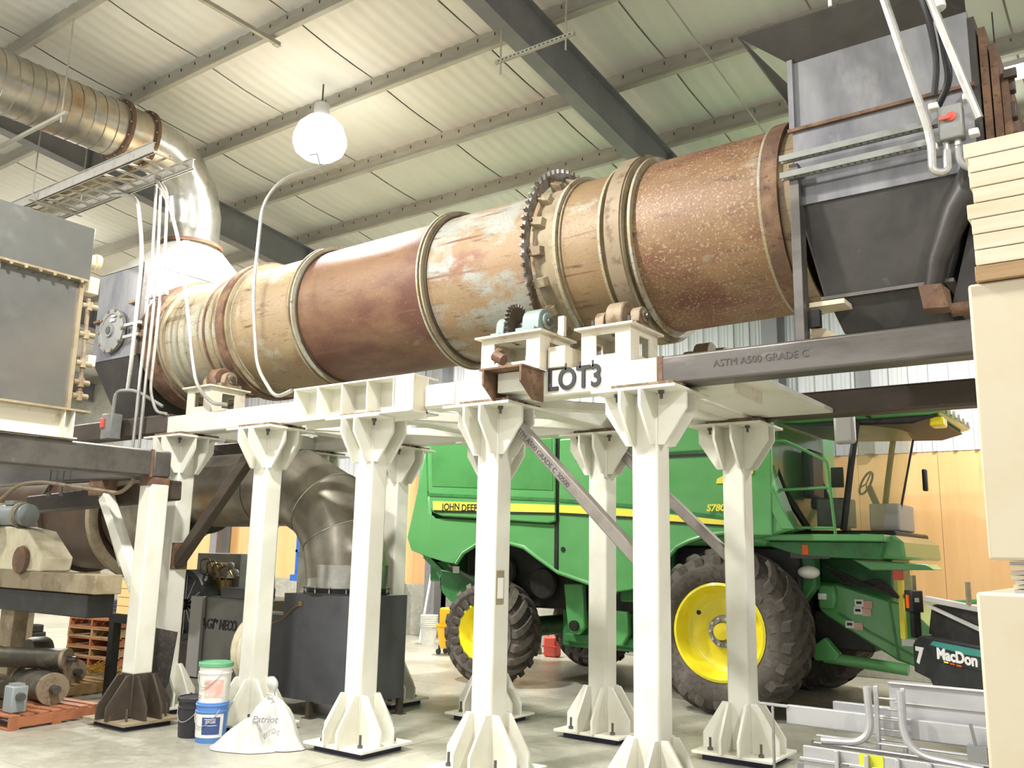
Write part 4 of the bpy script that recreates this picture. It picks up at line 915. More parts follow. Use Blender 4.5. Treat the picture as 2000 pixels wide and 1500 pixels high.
def wheel(x, y, R, w, rim_r, NL, outer=-1, lugs=True):
    prof = [(rim_r, -w/2+.05), (rim_r+.05, -w/2+.01), (R*.78, -w/2-.02), (R-.16, -w/2), (R-.07, -w/2+.05), (R-.035, -w/4), (R-.03, 0), (R-.035, w/4), (R-.07, w/2-.05), (R-.16, w/2), (R*.78, w/2+.02), (rim_r+.05, w/2-.01), (rim_r, w/2-.05)]
    loc = (x, y, R-.01)
    ty = MB().lathe(prof, loc, 'y', 64, True).build('tyre', RUB, CB, loc=Vector(loc)-WORLD[CB.name], fix=True, smooth=40)
    if lugs:
        for side in (-1, 1):
            first = None
            for i in range(NL):
                ang = 2*PI*(i+(.5 if side > 0 else 0))/NL
                if first is None:
                    lm = lug_mesh(R-.035, w, side, .07); lm.v = [tuple(Vector(p)+Vector(loc)) for p in lm.v]
                    first = lm.build('lug', RUB, ty, smooth=30, fix=True); o = first
                else:
                    o = first.copy(); COL.objects.link(o); o.parent = ty
                o.rotation_euler = (0, ang, 0)
    s = outer; d = w/2
    rp = [(rim_r+.012, s*(d-.03)), (rim_r-.02, s*(d-.02)), (rim_r-.05, s*(d-.07)), (rim_r-.07, s*(d-.16)), (rim_r-.12, s*(d-.22)), (rim_r*.62, s*(d-.24)), (rim_r*.42, s*(d-.20)), (rim_r*.36, s*(d-.20)), (.0, s*(d-.19))]
    rm = MB().lathe(rp, loc, 'y', 48); rm.f = [f for f in rm.f if len(f) < 10]; rm = rm.build('rim', YEL, CB, loc=Vector(loc)-WORLD[CB.name], fix=False, smooth=40)
    MB().lathe([(rim_r*.20, s*(d-.2)), (rim_r*.34, s*(d-.2)), (rim_r*.33, s*(d-.165)), (rim_r*.21, s*(d-.165))], loc, 'y', 32, True).build('hub_ring', GREYP, rm, fix=True)
    MB().lathe([(rim_r*.19, s*(d-.2)), (rim_r*.17, s*(d-.10)), (.0, s*(d-.09))], loc, 'y', 24).build('hub_cap', YEL, rm, fix=True)
    for i in range(10):
        a = 2*PI*i/10; q = Vector(loc)+Vector((rim_r*.275*math.cos(a), s*(d-.165), rim_r*.275*math.sin(a)))
        MB().cyl(q, q+Vector((0, s*.03, 0)), .018, 6).build('wheel_nut', GREYL, rm)
    for a in (2.6, 5.6):
        q = Vector(loc)+Vector((rim_r*.7*math.cos(a), s*(d-.235), rim_r*.7*math.sin(a)))
        MB().cyl(q, q+Vector((0, s*.012, 0)), .028, 10).build('rim_hole', BLACK, rm)
wheel(-4.38, 10.60, .955, .74, .56, 22)
wheel(-7.95, 10.58, .715, .60, .40, 20)
wheel(-4.38, 13.45, .955, .74, .56, 22, 1)
wheel(-7.95, 13.45, .715, .60, .40, 20, 1)
MB().cyl((-4.38, 10.9, .94), (-4.38, 13.1, .94), .22, 16).build('front_axle', GREEND, CB)
MB().cyl((-7.95, 10.8, .72), (-7.95, 13.2, .72), .15, 16).build('rear_axle', GREEND, CB)
# drop legs and hangers seen between the wheels
MB().prism([(-6.863, 1.409), (-6.548, 1.42), (-6.529, 1.013), (-6.512, 0.845), (-6.608, 0.738), (-6.731, 0.744), (-6.79, 0.849)], 'y', 10.75, 10.85).build('hanger_plate', GREEN, CB, bevel=.02)
MB().cyl((-6.668, 10.70, 0.857), (-6.668, 10.76, 0.857), .07, 14).build('pivot_cap', BLACK, CB)
MB().prism([(-6.068, 1.091), (-5.86, 1.082), (-5.846, 0.789), (-5.938, 0.64), (-6.053, 0.632)], 'y', 10.75, 10.85).build('hanger_plate', GREEN, CB, bevel=.02)
MB().box(-7.0, -5.5, 10.95, 11.05, .55, 1.5).build('side_shield', GREEND, CB, bevel=.03)
MB().box(-6.0, -5.2, 10.8, 10.95, 1.2, 1.9).build('side_shield', GREEND, CB, bevel=.03)
MB().box(-6.9, -5.1, 10.85, 13.2, .62, .74).build('frame_rail', GREEND, CB, bevel=.02)
for x, z in ((-7.9, 1.55), (-8.35, 1.3), (-7.2, 1.4)):
    MB().lathe([(.05, 0), (.2, 0), (.22, .04), (.2, .08), (.05, .08)], (x, 10.72, z), 'y', 20).build('pulley', BLACK, CB, fix=True)
MB().bar((-8.9, 10.7, 1.62), (-8.0, 10.7, 1.25), .04).build('chopper_strut', GREYP, CB)
for x, z in ((-8.72, 1.55), (-8.45, 1.22), (-5.63, 1.38)): MB().box(x-.06, x+.06, 10.66, 10.67, z-.05, z+.05).build('warning_decal', WHITED, CB)
MB().prism([(-9.05, 1.55), (-8.2, 1.45), (-8.3, 1.0), (-8.7, .98), (-9.0, 1.2)], 'y', 10.68, 10.74).build('chopper_side', GREEND, CB, bevel=.02)
for k in range(4): MB().bar((-9.55+.1*k, 10.9+.1*k, 1.75-.09*k), (-9.15, 10.85, 1.50-.08*k), .05, .09).build('spreader_vane', GREEND, CB)
MB().prism([(-9.75, 1.85), (-9.45, 1.62), (-9.15, 1.66), (-9.35, 1.80)], 'y', 10.9, 11.3).build('tail_bracket', GREEN, CB, bevel=.01)
# cab
CY0, CY1 = 11.15, 12.95
roof = MB().prism([(-4.05, 3.52), (-3.6, 3.49), (-2.1, 3.49), (-1.94, 3.53), (-1.96, 3.63), (-2.3, 3.70), (-3.8, 3.70), (-4.1, 3.64)], 'y', CY0-.05, CY1+.05).build('cab_roof', GREEN, CB, bevel=.06)
MB().prism([(-4.0, 3.54), (-3.6, 3.45), (-2.3, 3.40), (-2.04, 3.47), (-2.1, 3.51)], 'y', CY0, CY1).build('roof_lining', BLACK, CB, bevel=.03)
MB().box(-2.45, -1.97, CY0-.06, CY0-.03, 3.52, 3.65).build('lamp_panel', BLACK, CB, bevel=.02)
for k in range(4):
    MB().cyl((-2.42+k*.12, CY0-.085, 3.585), (-2.42+k*.12, CY0-.06, 3.585), .042, 14).build('work_lamp', WPL, CB)
for k in range(5): MB().cyl((-1.95, CY0+.25+k*.3, 3.57), (-1.91, CY0+.25+k*.3, 3.57), .06, 14).build('work_lamp', WPL, CB)
MB().ball((-2.03, CY0+.02, 3.68), .09, 12, 8, sx=1.3).build('beacon', WPL, CB)
MB().box(-2.12, -1.97, CY0+.05, CY0+.3, 3.36, 3.47).build('signal_lamp', YEL, CB, bevel=.02)
MB().box(-4.0, -2.55, CY0, CY1, 2.02, 2.16).build('cab_floor', BLACK, CB, bevel=.03)
rearp = [(-4.03, 3.54), (-4.00, 3.1), (-3.85, 2.65), (-3.55, 2.16)]
for yy in (CY0, CY1): MB().tube([(x, yy, z) for x, z in rearp], .045, 8).build('rear_pillar', BLACK, CB)
for yy in (CY0, CY1): MB().tube([(-2.92, yy, 3.47), (-3.02, yy, 2.9), (-3.14, yy, 2.16)], .04, 8).build('front_pillar', BLACK, CB)
MB().prism([(-4.0, 3.62), (-2.95, 3.58), (-3.14, 2.18), (-3.58, 2.18), (-3.85, 2.65), (-3.98, 3.1)], 'y', CY0-.004, CY0+.004).build('side_glass', GLASS, CB, smooth=0)
MB().prism([(-4.0, 3.62), (-2.95, 3.58), (-3.14, 2.18), (-3.58, 2.18), (-3.85, 2.65), (-3.98, 3.1)], 'y', CY1-.004, CY1+.004).build('side_glass', GLASS, CB, smooth=0)
# curved windscreen
wsn = MB(); nk = 12
for z, xo in ((3.44, 0.0), (2.9, -.10), (2.16, -.22)):
    for k in range(nk+1):
        t = k/nk; wsn.v.append((-2.92+xo+.42*math.sin(PI*t)**.6*(1 if 0 < t < 1 else 0), CY0+(CY1-CY0)*t, z))
for i in range(2):
    for k in range(nk): a = i*(nk+1)+k; wsn.f.append((a, a+1, a+nk+2, a+nk+1))
wsn.build('windscreen', GLASSY, CB, smooth=60)
MB().bar((-2.62, 11.75, 2.4), (-2.45, 11.9, 3.3), .02).build('wiper', BLACK, CB)
MB().box(-4.02, -3.95, CY0+.1, CY1-.1, 2.16, 3.5).build('rear_cab_wall', DGREY, CB)
# seat, steering column, monitor
MB().box(-3.75, -3.3, 11.85, 12.35, 2.45, 2.6).build('seat_cushion', DGREY, CB, bevel=.04)
MB().box(-3.85, -3.7, 11.85, 12.35, 2.6, 3.25).build('seat_back', DGREY, CB, bevel=.04)
MB().bar((-2.85, 12.05, 2.2), (-3.05, 12.05, 2.75), .07).build('steering_column', BLACK, CB)
loop = [Vector((-3.08+.07*math.cos(a), 12.05+.2*math.sin(a), 2.79+.14*math.cos(a))) for a in [2*PI*k/20 for k in range(21)]]
MB().tube(loop, .015, 6, cap=False).build('steering_wheel', BLACK, CB)
for a in (0, 2.1, 4.2): MB().bar((-3.08, 12.05, 2.78), (-3.08+.07*math.cos(a), 12.05+.2*math.sin(a), 2.79+.14*math.cos(a)), .015).build('wheel_spoke', BLACK, CB)
MB().box(-3.35, -3.2, 11.45, 11.5, 2.7, 2.95).build('monitor', BLACK, CB, bevel=.01); MB().box(-3.5, -3.1, 11.3, 11.6, 2.2, 2.55).build('armrest_console', GREYP, CB, bevel=.02)
MB().box(-2.95, -2.6, 11.6, 12.4, 2.17, 2.5).build('footwell_panel', GREYL, CB, bevel=.02)
# mirror
MB().tube([(-2.75, CY0-.02, 3.5), (-2.9, 10.95, 3.58), (-3.0, 10.85, 3.5)], .018, 6).build('mirror_arm', BLACK, CB)
MB().box(-3.10, -2.86, 10.78, 10.90, 3.16, 3.56).build('mirror', GREYL, CB, bevel=.04)
MB().box(-2.62, -2.56, 13.1, 13.2, 2.75, 3.05).build('far_mirror', BLACK, CB, bevel=.02)
# platform, rails, lower fairing
MB().box(-3.95, -2.55, 10.6, 11.2, 2.02, 2.10).build('platform', GREEN, CB, bevel=.015)
MB().prism([(-4.0, 2.02), (-2.60, 2.02), (-2.65, 1.82), (-3.4, 1.84), (-3.6, 1.86), (-4.0, 1.98)], 'y', 10.75, 11.2).build('platform_skirt', GREEND, CB, bevel=.015)
MB().prism([(-2.92, 2.12), (-2.52, 2.10), (-2.42, 2.02), (-2.40, 1.82), (-2.75, 1.84), (-2.92, 1.98)], 'y', 10.9, 12.9).build('front_fairing', GREEN, CB, bevel=.04)
MB().prism([(-3.0, 1.82), (-2.2, 1.78), (-2.12, 1.72), (-2.8, 1.70)], 'y', 10.95, 11.5).build('front_step', GREEN, CB, bevel=.015)
MB().box(-2.58, -2.46, 11.0, 11.06, 1.60, 1.74).build('tail_lamp', RED, CB, bevel=.01)
MB().box(-3.52, -3.44, 10.74, 10.752, 1.86, 1.98).build('side_marker', ORNG, CB, bevel=.01)
MB().box(-3.66, -3.2, 10.752, 10.76, 1.82, 2.0).build('lamp_plate', DGREY, CB)
MB().prism([(-4.35, 2.04), (-3.95, 2.04), (-3.55, 2.14), (-3.85, 2.95), (-4.05, 3.0), (-4.3, 2.9)], 'y', 10.48, 10.85).build('stair_shroud', GREEN, CB, bevel=.03)
MB().prism([(-4.08, 2.95), (-3.95, 2.95), (-3.5, 2.15), (-3.66, 2.15)], 'y', 10.46, 10.49).build('shroud_ridge', GREEN, CB, bevel=.01)
for pts in ([(-4.02, 3.20), (-3.66, 3.22), (-3.16, 2.95), (-3.10, 2.10)], [(-3.95, 2.62), (-3.14, 2.64)], [(-3.74, 2.10), (-3.74, 2.18), (-3.12, 2.17)]):
    MB().tube(smooth_path([((x, 10.68, z), .06) for x, z in pts]), .018, 8).build('handrail', GREEN, CB)
MB().ball((-3.48, 10.85, 1.66), .11, 12, 8, sx=1.2, sz=.7).build('white_reservoir', WPL, CB)
# front body under the cab
MB().box(-3.95, -2.75, 11.75, 12.7, 1.3, 1.85).build('front_frame', GREEND, CB, bevel=.03)
MB().prism([(-3.75, 1.85), (-3.45, 1.85), (-3.45, 1.5), (-3.75, 1.1)], 'y', 10.98, 11.2).build('hose_guard', GREEND, CB, bevel=.02)
for k in range(4): MB().tube(smooth_path([((-3.35, 11.1-.03*k, 1.75), 0), ((-3.1+.1*k, 11.0, 1.50), .15), ((-2.7, 11.05, 1.62-.05*k), .15), ((-2.55, 11.1, 1.40), 0)]), .02, 6).build('hydraulic_hose', BLACK, CB)
MB().box(-2.55, -2.50, 11.1, 11.2, .95, 1.75).build('guard_post', YEL, CB)
# feeder house
FH = [(-3.514, 1.544), (-3.276, 1.522), (-2.686, 1.356), (-2.536, 1.322), (-2.278, 1.075), (-2.278, 0.556), (-2.456, 0.629), (-2.651, 0.686), (-3.427, 1.135), (-3.516, 1.209)]
fhb = MB().prism(FH, 'y', 11.3, 12.7).build('feeder_house', GREEN, CB, bevel=.025)
MB().prism([(-3.282, 1.191), (-2.926, 0.994), (-2.457, 0.759), (-2.458, 0.736), (-2.928, 0.965), (-3.284, 1.161)], 'y', 11.285, 11.3).build('feeder_crease', GREEND, fhb)
MB().prism([(-2.71, 1.361), (-2.687, 1.362), (-2.612, 0.702), (-2.64, 0.7)], 'y', 11.29, 11.301).build('feeder_seam', GREEND, fhb)
MB().prism([(-3.503, 1.52), (-3.306, 1.515), (-3.29, 1.346), (-3.32, 1.225), (-3.503, 1.228)], 'y', 11.22, 11.3).build('feeder_bulge', GREEN, fhb, bevel=.03)
for (u, v, w_, h_, m_) in (): pass
def decal(x, z, w, h, m, y=11.283): MB().box(x-w/2, x+w/2, y, y+.006, z-h/2, z+h/2).build('warning_decal', m, fhb)
for (x, z) in ((-2.989, 1.301), (-3.005, 1.212), (-3.108, 1.047)):
    decal(x-.05, z+.01, .10, .085, WHITED); decal(x+.05, z-.005, .10, .085, SALM); decal(x-.05, z+.015, .06, .03, INK, 11.279)
for (x, z, w, h) in ((*(-3.445, 1.372), .1, .07), (*(-2.513, 0.896), .14, .08)): decal(x, z, w, h, WHITED, 11.21 if x < -3 else 11.28)
MB().tube([(-3.448, 11.2, 0.669), (-2.507, 11.2, 0.6)], .065, 12).build('lift_cylinder', GREEN, CB)
MB().prism([(-3.563, 0.791), (-3.408, 0.903), (-3.249, 0.722), (-3.289, 0.638), (-3.54, 0.629)], 'y', 11.1, 11.25).build('cylinder_bracket', GREEN, CB, bevel=.02)
MB().box(-3.6, -2.9, 11.35, 12.6, .75, 1.2).build('under_frame', BLACK, CB, bevel=.02)
# grain tank covers above
MB().box(-8.9, -4.4, 10.9, 13.4, 3.58, 3.65).build('tank_cover', GREEND, CB, bevel=.03)

# ------------------------------------------------------------------ header in front of the feeder house
ang = math.atan2(-.75, .66)
HD = thing('harvester_header', (-2.311, 10.7, 0), 'black draper header end shield marked 7, resting in front of the feeder house', 'header')
hx, hy = WORLD[HD.name].x-.04, WORLD[HD.name].y+.03
def hbuild(mb, nm, m, bevel=0, **k):
    c_, s_ = math.cos(ang), math.sin(ang)
    mb.v = [(hx+p[0]*c_-p[1]*s_, hy+p[0]*s_+p[1]*c_, p[2]) for p in mb.v]
    return mb.build(nm, m, HD, bevel=bevel, **k)
SHLD = mat('shield_black', '#2f3032', .4, layers=[(6, '#3a3b3c', .5, .7)])
hbuild(MB().prism([(0, .64), (0, .93), (.13, 1.02), (.22, 1.04), (2.4, 1.02), (2.4, .48), (.38, .50), (.30, .60)], 'y', 0, .14), 'end_shield', SHLD, .02)
hbuild(MB().prism([(.34, .95), (.42, 1.01), (2.4, .99), (2.4, .78), (.46, .80)], 'y', -.012, 0), 'raised_badge', SHLD, .006)
hbuild(MB().prism([(.38, .955), (.44, 1.0), (2.3, .98), (2.3, .94), (1.0, .925)], 'y', -.016, -.012), 'teal_band', TEALD)
hbuild(MB().box(.25, 2.4, -.1, .35, .25, .40), 'lower_beam', BLACK, .02)
hbuild(MB().box(.4, 2.4, .0, .02, .47, .485), 'bright_edge', COND)
hbuild(MB().prism([(.15, 1.05), (.25, 1.36), (.6, 1.40), (2.4, 1.18), (2.4, .98), (.3, 1.02)], 'y', .1, .3), 'back_frame', BLACK, .02)
hbuild(MB().bar((.25, .05, 1.42), (2.4, .05, 1.30), .06), 'top_tube', GREYL, .01)
hbuild(MB().bar((.3, .25, 1.38), (.9, .45, 1.45), .05), 'green_arm', GREEN, .01)
hbuild(MB().bar((.3, .02, 1.36), (2.0, .02, 1.02), .03), 'grey_brace', GREYL)
hbuild(MB().box(.02, .10, -.02, .06, 1.0, 1.30), 'lamp_post', BLACK)
hbuild(MB().box(-.02, .14, -.05, .08, 1.27, 1.50), 'lamp_housing', BLACK, .01)
hbuild(MB().box(.03, .09, -.06, -.05, 1.31, 1.45), 'amber_lamp', ORNG)
hbuild(MB().box(.045, .085, 0, .04, 1.5, 1.66), 'marker_stem', DUST)
hbuild(MB().box(1.05, 1.08, 0, .04, 1.4, 1.62), 'marker_stem', DUST)
hbuild(MB().bar((.15, .0, 1.40), (-.55, .25, 1.42), .045), 'cross_arm', COND)
hbuild(MB().box(.2, 2.2, .4, 1.6, .30, .34), 'draper_deck', BLACK)
def htext(body, u, z, size, m, **k):
    c_, s_ = math.cos(ang), math.sin(ang); v = k.pop('v', -.003)
    return text(body, k.pop('nm', 'shield_lettering'), m, HD, (hx+u*c_-v*s_, hy+u*s_+v*c_, z), size, rot=(PI/2, 0, ang), **k)
htext('7', .07, .75, .22, WHITED, bold=.012, label='white figure 7 on the shield', sx=1.25)
htext('MacDon', .50, .835, .15, WHITED, v=-.018, bold=.006, label='white MacDon lettering on the shield', sx=1.35)
for k, m_ in enumerate((YDEC, RED, ORNG)):
    hbuild(MB().box(.62+k*.11, .70+k*.11, -.018, -.012, .805-.004*k, .82-.004*k), 'small_colour_mark', m_)
# ------------------------------------------------------------------ high bay lamps
LAMP_TXT = ['glowing high bay lamp under the roof purlins above the drum\'s left half', 'high bay lamp over the hall outside the picture, near the hopper', 'high bay lamp over the hall outside the picture, near the left enclosure', 'high bay lamp over the far left bay', 'high bay lamp over the aisle behind the camera', 'high bay lamp over the overhead door', 'high bay lamp over the combine cab', 'high bay lamp over the left aisle', 'high bay lamp over the right bay', 'high bay lamp over the combine tail']
for (lx, ly, lz), tx in zip(LAMPS, LAMP_TXT):
    t = thing('high_bay_lamp', (lx, ly, lz), tx, 'lamp', 'high bay lamps')
    MB().lathe([(.05, .40), (.10, .38), (.11, .20), (.08, .16)], (lx, ly, lz), 'z', 24).build('ballast_housing', GREYL, t, fix=True)
    MB().lathe([(.09, .19), (.19, .16), (.30, .05), (.355, -.10), (.36, -.20), (.32, -.31), (.22, -.39), (.11, -.42), (.0, -.425)], (lx, ly, lz), 'z', 32).build('glowing_refractor', LENS, t, fix=True)
    MB().cyl((lx, ly, lz+.38), (lx, ly, rz(ly)-.02), .012, 8).build('hanger', STEEL, t)
MB().tube([(-8.20, 6.9, 6.62), (-8.06, 6.9, 6.60), (-8.0, 6.9, 6.45), (-7.86, 6.9, 6.40)], .008, 6).build('lamp_cord', INKG, label='thin dark cord end hanging by the top of the tall bent conduit', cat='cord')

SLT = thing('strip_light', (-.6, 10.0, 6.9), 'lit twin-tube strip light under the roof just right of the hopper', 'lamp')
for yy in (9.93, 10.10): MB().cyl((-1.25, yy, 6.86), (1.2, yy, 6.86), .03, 12).build('glowing_tube', LENS, SLT)
MB().box(-1.3, 1.25, 9.9, 10.13, 6.90, 6.96).build('fixture_tray', GREYL, SLT)
for xx in (-1.0, 1.0): MB().cyl((xx, 10.0, 6.96), (xx, 10.0, rz(10.0)-.22), .008, 6).build('hanger', STEEL, SLT)
MB().cyl((-1.66, 6.2, 5.84), (-1.66, 6.2, rz(6.2)-.2), .014, 8).build('white_rod', WPL, label='thin white rod hanging from the roof above the hopper rim', cat='rod')

# ------------------------------------------------------------------ foreground stack at right
def stack_block(z0, z1, x0, lab):
    return MB().box(x0, x0+1.25, 4.0, 5.1, z0, z1).build('foam_block', FOAM, bevel=.012, label=lab, cat='block')
stack_block(0, 1.69, -.63, 'cream block standing on the floor at the right edge')
stack_block(1.815, 2.94, -.575, 'large cream block above the thin sheets at the right edge, under the lumber')
SK = thing('spacer_sheets', (0, 4.5, 1.69), 'small stack of thin grey sheets between the two cream blocks', 'sheets')
for k in range(7): MB().box(-.50+random.uniform(-.012, .012), .55, 4.03+random.uniform(-.01, .01), 5.0, 1.69+k*.0178, 1.69+k*.0178+.014).build('sheet', CREAMC if k % 2 else GREYL, SK)
LB = thing('lumber_stack', (0, 4.5, 2.94), 'stack of pale pine boards with ragged ends at the top right edge', 'lumber')
nb = 9
for k in range(nb):
    z0 = 2.94 + k*.068; xo = random.uniform(-.015, .015)
    m_ = PINED if k == 0 else PINE
    for j in range(5):
        y0 = 3.98+j*.21; MB().box(-.535+xo+random.uniform(-.022, .022), .75, y0, y0+.205, z0+.002, z0+.066).build('board', m_, LB, bevel=.003)

# ------------------------------------------------------------------ bare aluminium conveyor parts on the floor at lower right
AP = thing('aluminium_conveyor_stack', (-1.8, 7.2, 0), 'stack of bare aluminium conveyor frames with curved guide tubes at lower right', 'conveyor parts')
def al(x0, x1, y0, y1, z0, z1, nm, m=None, bev=.006): return MB().box(x0, x1, y0, y1, z0, z1).build(nm, m or ALU, AP, bevel=bev)
al(-2.46, -.9, 7.0, 7.05, .585, .72, 'side_channel'); al(-2.2, -.8, 7.3, 7.35, .60, .74, 'side_channel')
al(-1.74, -.75, 7.12, 7.14, .56, .94, 'cover_panel'); al(-1.74, -.75, 7.10, 7.16, .93, .945, 'panel_lip'); al(-1.70, -.75, 7.105, 7.12, .80, .812, 'panel_seam', COND)
al(-2.66, -2.44, 6.98, 7.02, .70, .72, 'arm'); al(-2.57, -2.55, 6.98, 7.0, .02, .70, 'rod', COND)
al(-2.2, -.7, 6.80, 6.84, .505, .52, 'rail'); al(-2.2, -.7, 6.86, 6.9, .545, .56, 'rail'); al(-2.2, -.7, 6.95, 7.0, .47, .49, 'rail', COND)
al(-2.25, -.7, 6.72, 6.75, .26, .50, 'lower_panel'); al(-2.27, -.7, 6.70, 6.72, .40, .425, 'slotted_rail'); al(-2.25, -.7, 6.74, 7.3, .24, .26, 'pan')
al(-2.30, -2.12, 6.73, 6.9, .10, .38, 'end_plate', GREYP)
for k in range(7): al(-2.02+k*.20, -1.99+k*.20, 6.68, 6.72, .18, .50, 'upright')
for x in (-1.80, -1.62): al(x, x+.03, 6.93, 6.96, .45, .93, 'post')
for k in range(5): al(-1.78, -1.62, 6.94, 6.955, .56+k*.07, .575+k*.07, 'rung', COND)
MB().tube(smooth_path([((-1.82, 6.84, .93), 0), ((-1.80, 6.84, .55), .30), ((-2.14, 6.80, .535), 0)], 12), .026, 10).build('curved_tube', ALU, AP)
MB().tube(smooth_path([((-1.60, 6.84, .92), 0), ((-1.58, 6.82, .52), .34), ((-1.1, 6.80, .49), 0)], 12), .026, 10).build('curved_tube', ALU, AP)
YST = mat('lime_sticker', '#d8dd3a', .5)
for x, z in ((-1.86, .47), (-1.86, .32)): al(x, x+.16, 6.714, 6.72, z-.045, z+.03, 'lime_sticker', YST, 0)
MB().bar((-1.14, 6.86, .58), (-1.17, 6.85, .76), .02).box(-1.2, -1.08, 6.84, 6.92, .52, .62).build('clamp_lever', GREYP, AP)
al(-2.3, -2.1, 7.0, 7.3, 0, .24, 'foot', GREYP); al(-1.0, -.8, 6.9, 7.3, 0, .24, 'foot', GREYP)
for k in range(5): al(-2.0+.2*k, -1.93+.2*k, 6.69, 6.70, .405, .42, 'slot', INKG, 0)
MB().box(-2.9, 1.2, 8.9, 9.15, 0, .14).build('floor_beam', CONC, bevel=.01, label='long pale concrete curb on the floor behind the aluminium stack', cat='curb')

# ------------------------------------------------------------------ pails and sacks
def pail(x, y, z, body, lid, lab, lidh=True, band=None):
    t = thing('pail', (x, y, z), lab, 'pail', None)
    MB().lathe([(.135, 0), (.138, .02), (.148, .27), (.156, .272), (.156, .285), (.149, .288), (.151, .33), (.157, .332), (.157, .345), (.150, .348), (.151, .36)], (x, y, z), 'z', 40).build('body', body, t, fix=True)
    if lid:
        MB().lathe([(.158, .33), (.163, .335), (.163, .365), (.156, .372), (.15, .372), (.148, .362), (.0, .362)], (x, y, z), 'z', 40).build('lid', lid, t, fix=True)
    pts = [Vector((x+.155*math.cos(a), y+.155*math.sin(a), z+.30-.15*math.sin(PI*k/14))) for k, a in enumerate([-2.6+2.4*k/14 for k in range(15)])]
    MB().tube(pts, .004, 6, cap=False).build('wire_handle', COND, t)
    return t
def wrap(t, x, y, z0, z1, a0, a1, m, nm, r0=.1375, r1=.147, zb=0.0):
    """label wrapped on the pail wall"""
    mb = MB(); n_ = 12
    for zz in (z0, z1):
        rr = .138+(zz-zb)*.040+.0015
        for k in range(n_+1):
            a = a0+(a1-a0)*k/n_; mb.v.append((x+rr*math.cos(a), y+rr*math.sin(a), zz))
    for k in range(n_): mb.f.append((k, k+1, n_+1+k+1, n_+1+k))
    return mb.build(nm, m, t, smooth=60)
bx, by = -7.54, 5.62
p = pail(bx, by, 0, BPL, None, 'blue plastic pail with a white and navy label, under the white pail')
wrap(p, bx, by, .05, .262, -2.3, .15, WPL, 'label_sheet'); 
navy = wrap(p, bx, by, .08, .235, -1.25, -.1, NAVY, 'navy_label'); navy.scale = (1.0, 1.0, 1)
for v in navy.data.vertices: v.co.x *= 1.012; v.co.y *= 1.012
l3 = wrap(p, bx, by, .16, .165, -1.05, -.3, WPL, 'label_line'); 
for v in l3.data.vertices: v.co.x *= 1.02; v.co.y *= 1.02
for zz in (.185, .2, .215):
    l3 = wrap(p, bx, by, zz, zz+.006, -1.1+.1*random.random(), -.4, WPL, 'label_line')
    for v in l3.data.vertices: v.co.x *= 1.02; v.co.y *= 1.02
p = pail(bx, by+.005, .352, WPL, GPL, 'white plastic pail with green lid and salmon label, on the blue pail')
s = wrap(p, bx, by+.005, .352+.06, .352+.22, -1.3, -.1, SALM, 'salmon_label', zb=.352)
for zz, a0, a1 in ((.40, -2.3, -1.6), (.42, -2.3, -1.5), (.53, -1.4, -.9), (.545, -1.4, -1.0)): wrap(p, bx, by+.005, .352+zz-.352, .352+zz-.348, a0, a1, INKG, 'label_line', zb=.352)
pail(-7.86, 5.65, 0, KPL, KPL, 'black plastic pail with wire handle beside the stacked pails')
# sack: gathered neck, slumped body with pointed corners
def sack(cx, cy, w, d, h, prof, rot, lab, seed=1, corner=.2):
    rnd = random.Random(seed); t = thing('sack', (cx, cy, 0), lab, 'sack')
    mb = MB(); seg = 48; ph = [rnd.uniform(0, 6.28) for _ in range(6)]
    cr, sr = math.cos(rot), math.sin(rot)
    for i, (r, z, ox) in enumerate(prof):
        low = max(0, 1-z/.3)
        for j in range(seg):
            a = 2*PI*j/seg
            ex = 2.2+1.6*low; sq = 1/(abs(math.cos(a))**ex+abs(math.sin(a))**ex)**(1/ex)
            ear = 1+corner*low**2*abs(math.cos(a))**10
            fold = 1+.06*math.sin(7*a+ph[0]+4*z)*min(1, z*3)+.05*math.sin(12*a+ph[1]-3*z)*min(1, z*4)*(1-.3*z)+.04*math.sin(3*a+ph[2])
            x = (r*w/2*math.cos(a)*sq*ear)*fold+ox*w; y = r*d/2*math.sin(a)*sq*fold
            zz = z*h*(1+.05*math.sin(4*a+ph[5])*(1 if .05 < z < .7 else 0))
            mb.v.append((cx+x*cr-y*sr, cy+x*sr+y*cr, max(0, zz)))
    k = len(prof)
    for i in range(k-1):
        for j in range(seg): mb.f.append((i*seg+j, i*seg+(j+1) % seg, (i+1)*seg+(j+1) % seg, (i+1)*seg+j))
    mb.f.append(tuple(range(seg-1, -1, -1))); mb.f.append(tuple(range((k-1)*seg, k*seg)))
    o = mb.build('bag_body', SACK, t, smooth=75)
    return t
s1 = sack(-6.93, 5.84, .56, .38, .62, [(.96, 0, 0), (1.08, .012, 0), (1.05, .05, 0), (.98, .12, 0), (.90, .22, 0), (.82, .32, .0), (.72, .43, 0), (.58, .53, -.01), (.40, .61, -.02), (.22, .67, -.03), (.14, .71, -.04), (.105, .75, -.04), (.10, .785, -.035), (.13, .82, -.03), (.17, .855, -.03), (.185, .89, -.035), (.17, .93, -.04), (.12, .97, -.045), (.05, 1.0, -.05)], .25, 'white woven sack tied at the neck with hand-lettered marking', 3, .22)
MB().tube([(-6.97, 5.79, .47), (-6.91, 5.77, .475), (-6.88, 5.79, .46), (-6.87, 5.75, .44)], .008, 6).build('neck_string', SACK, s1)
text('Patriot', 'sack_lettering', INKG, s1, (-6.90, 5.575, .25), .085, rot=(PI/2-.42, 0, .60), shear=.2)
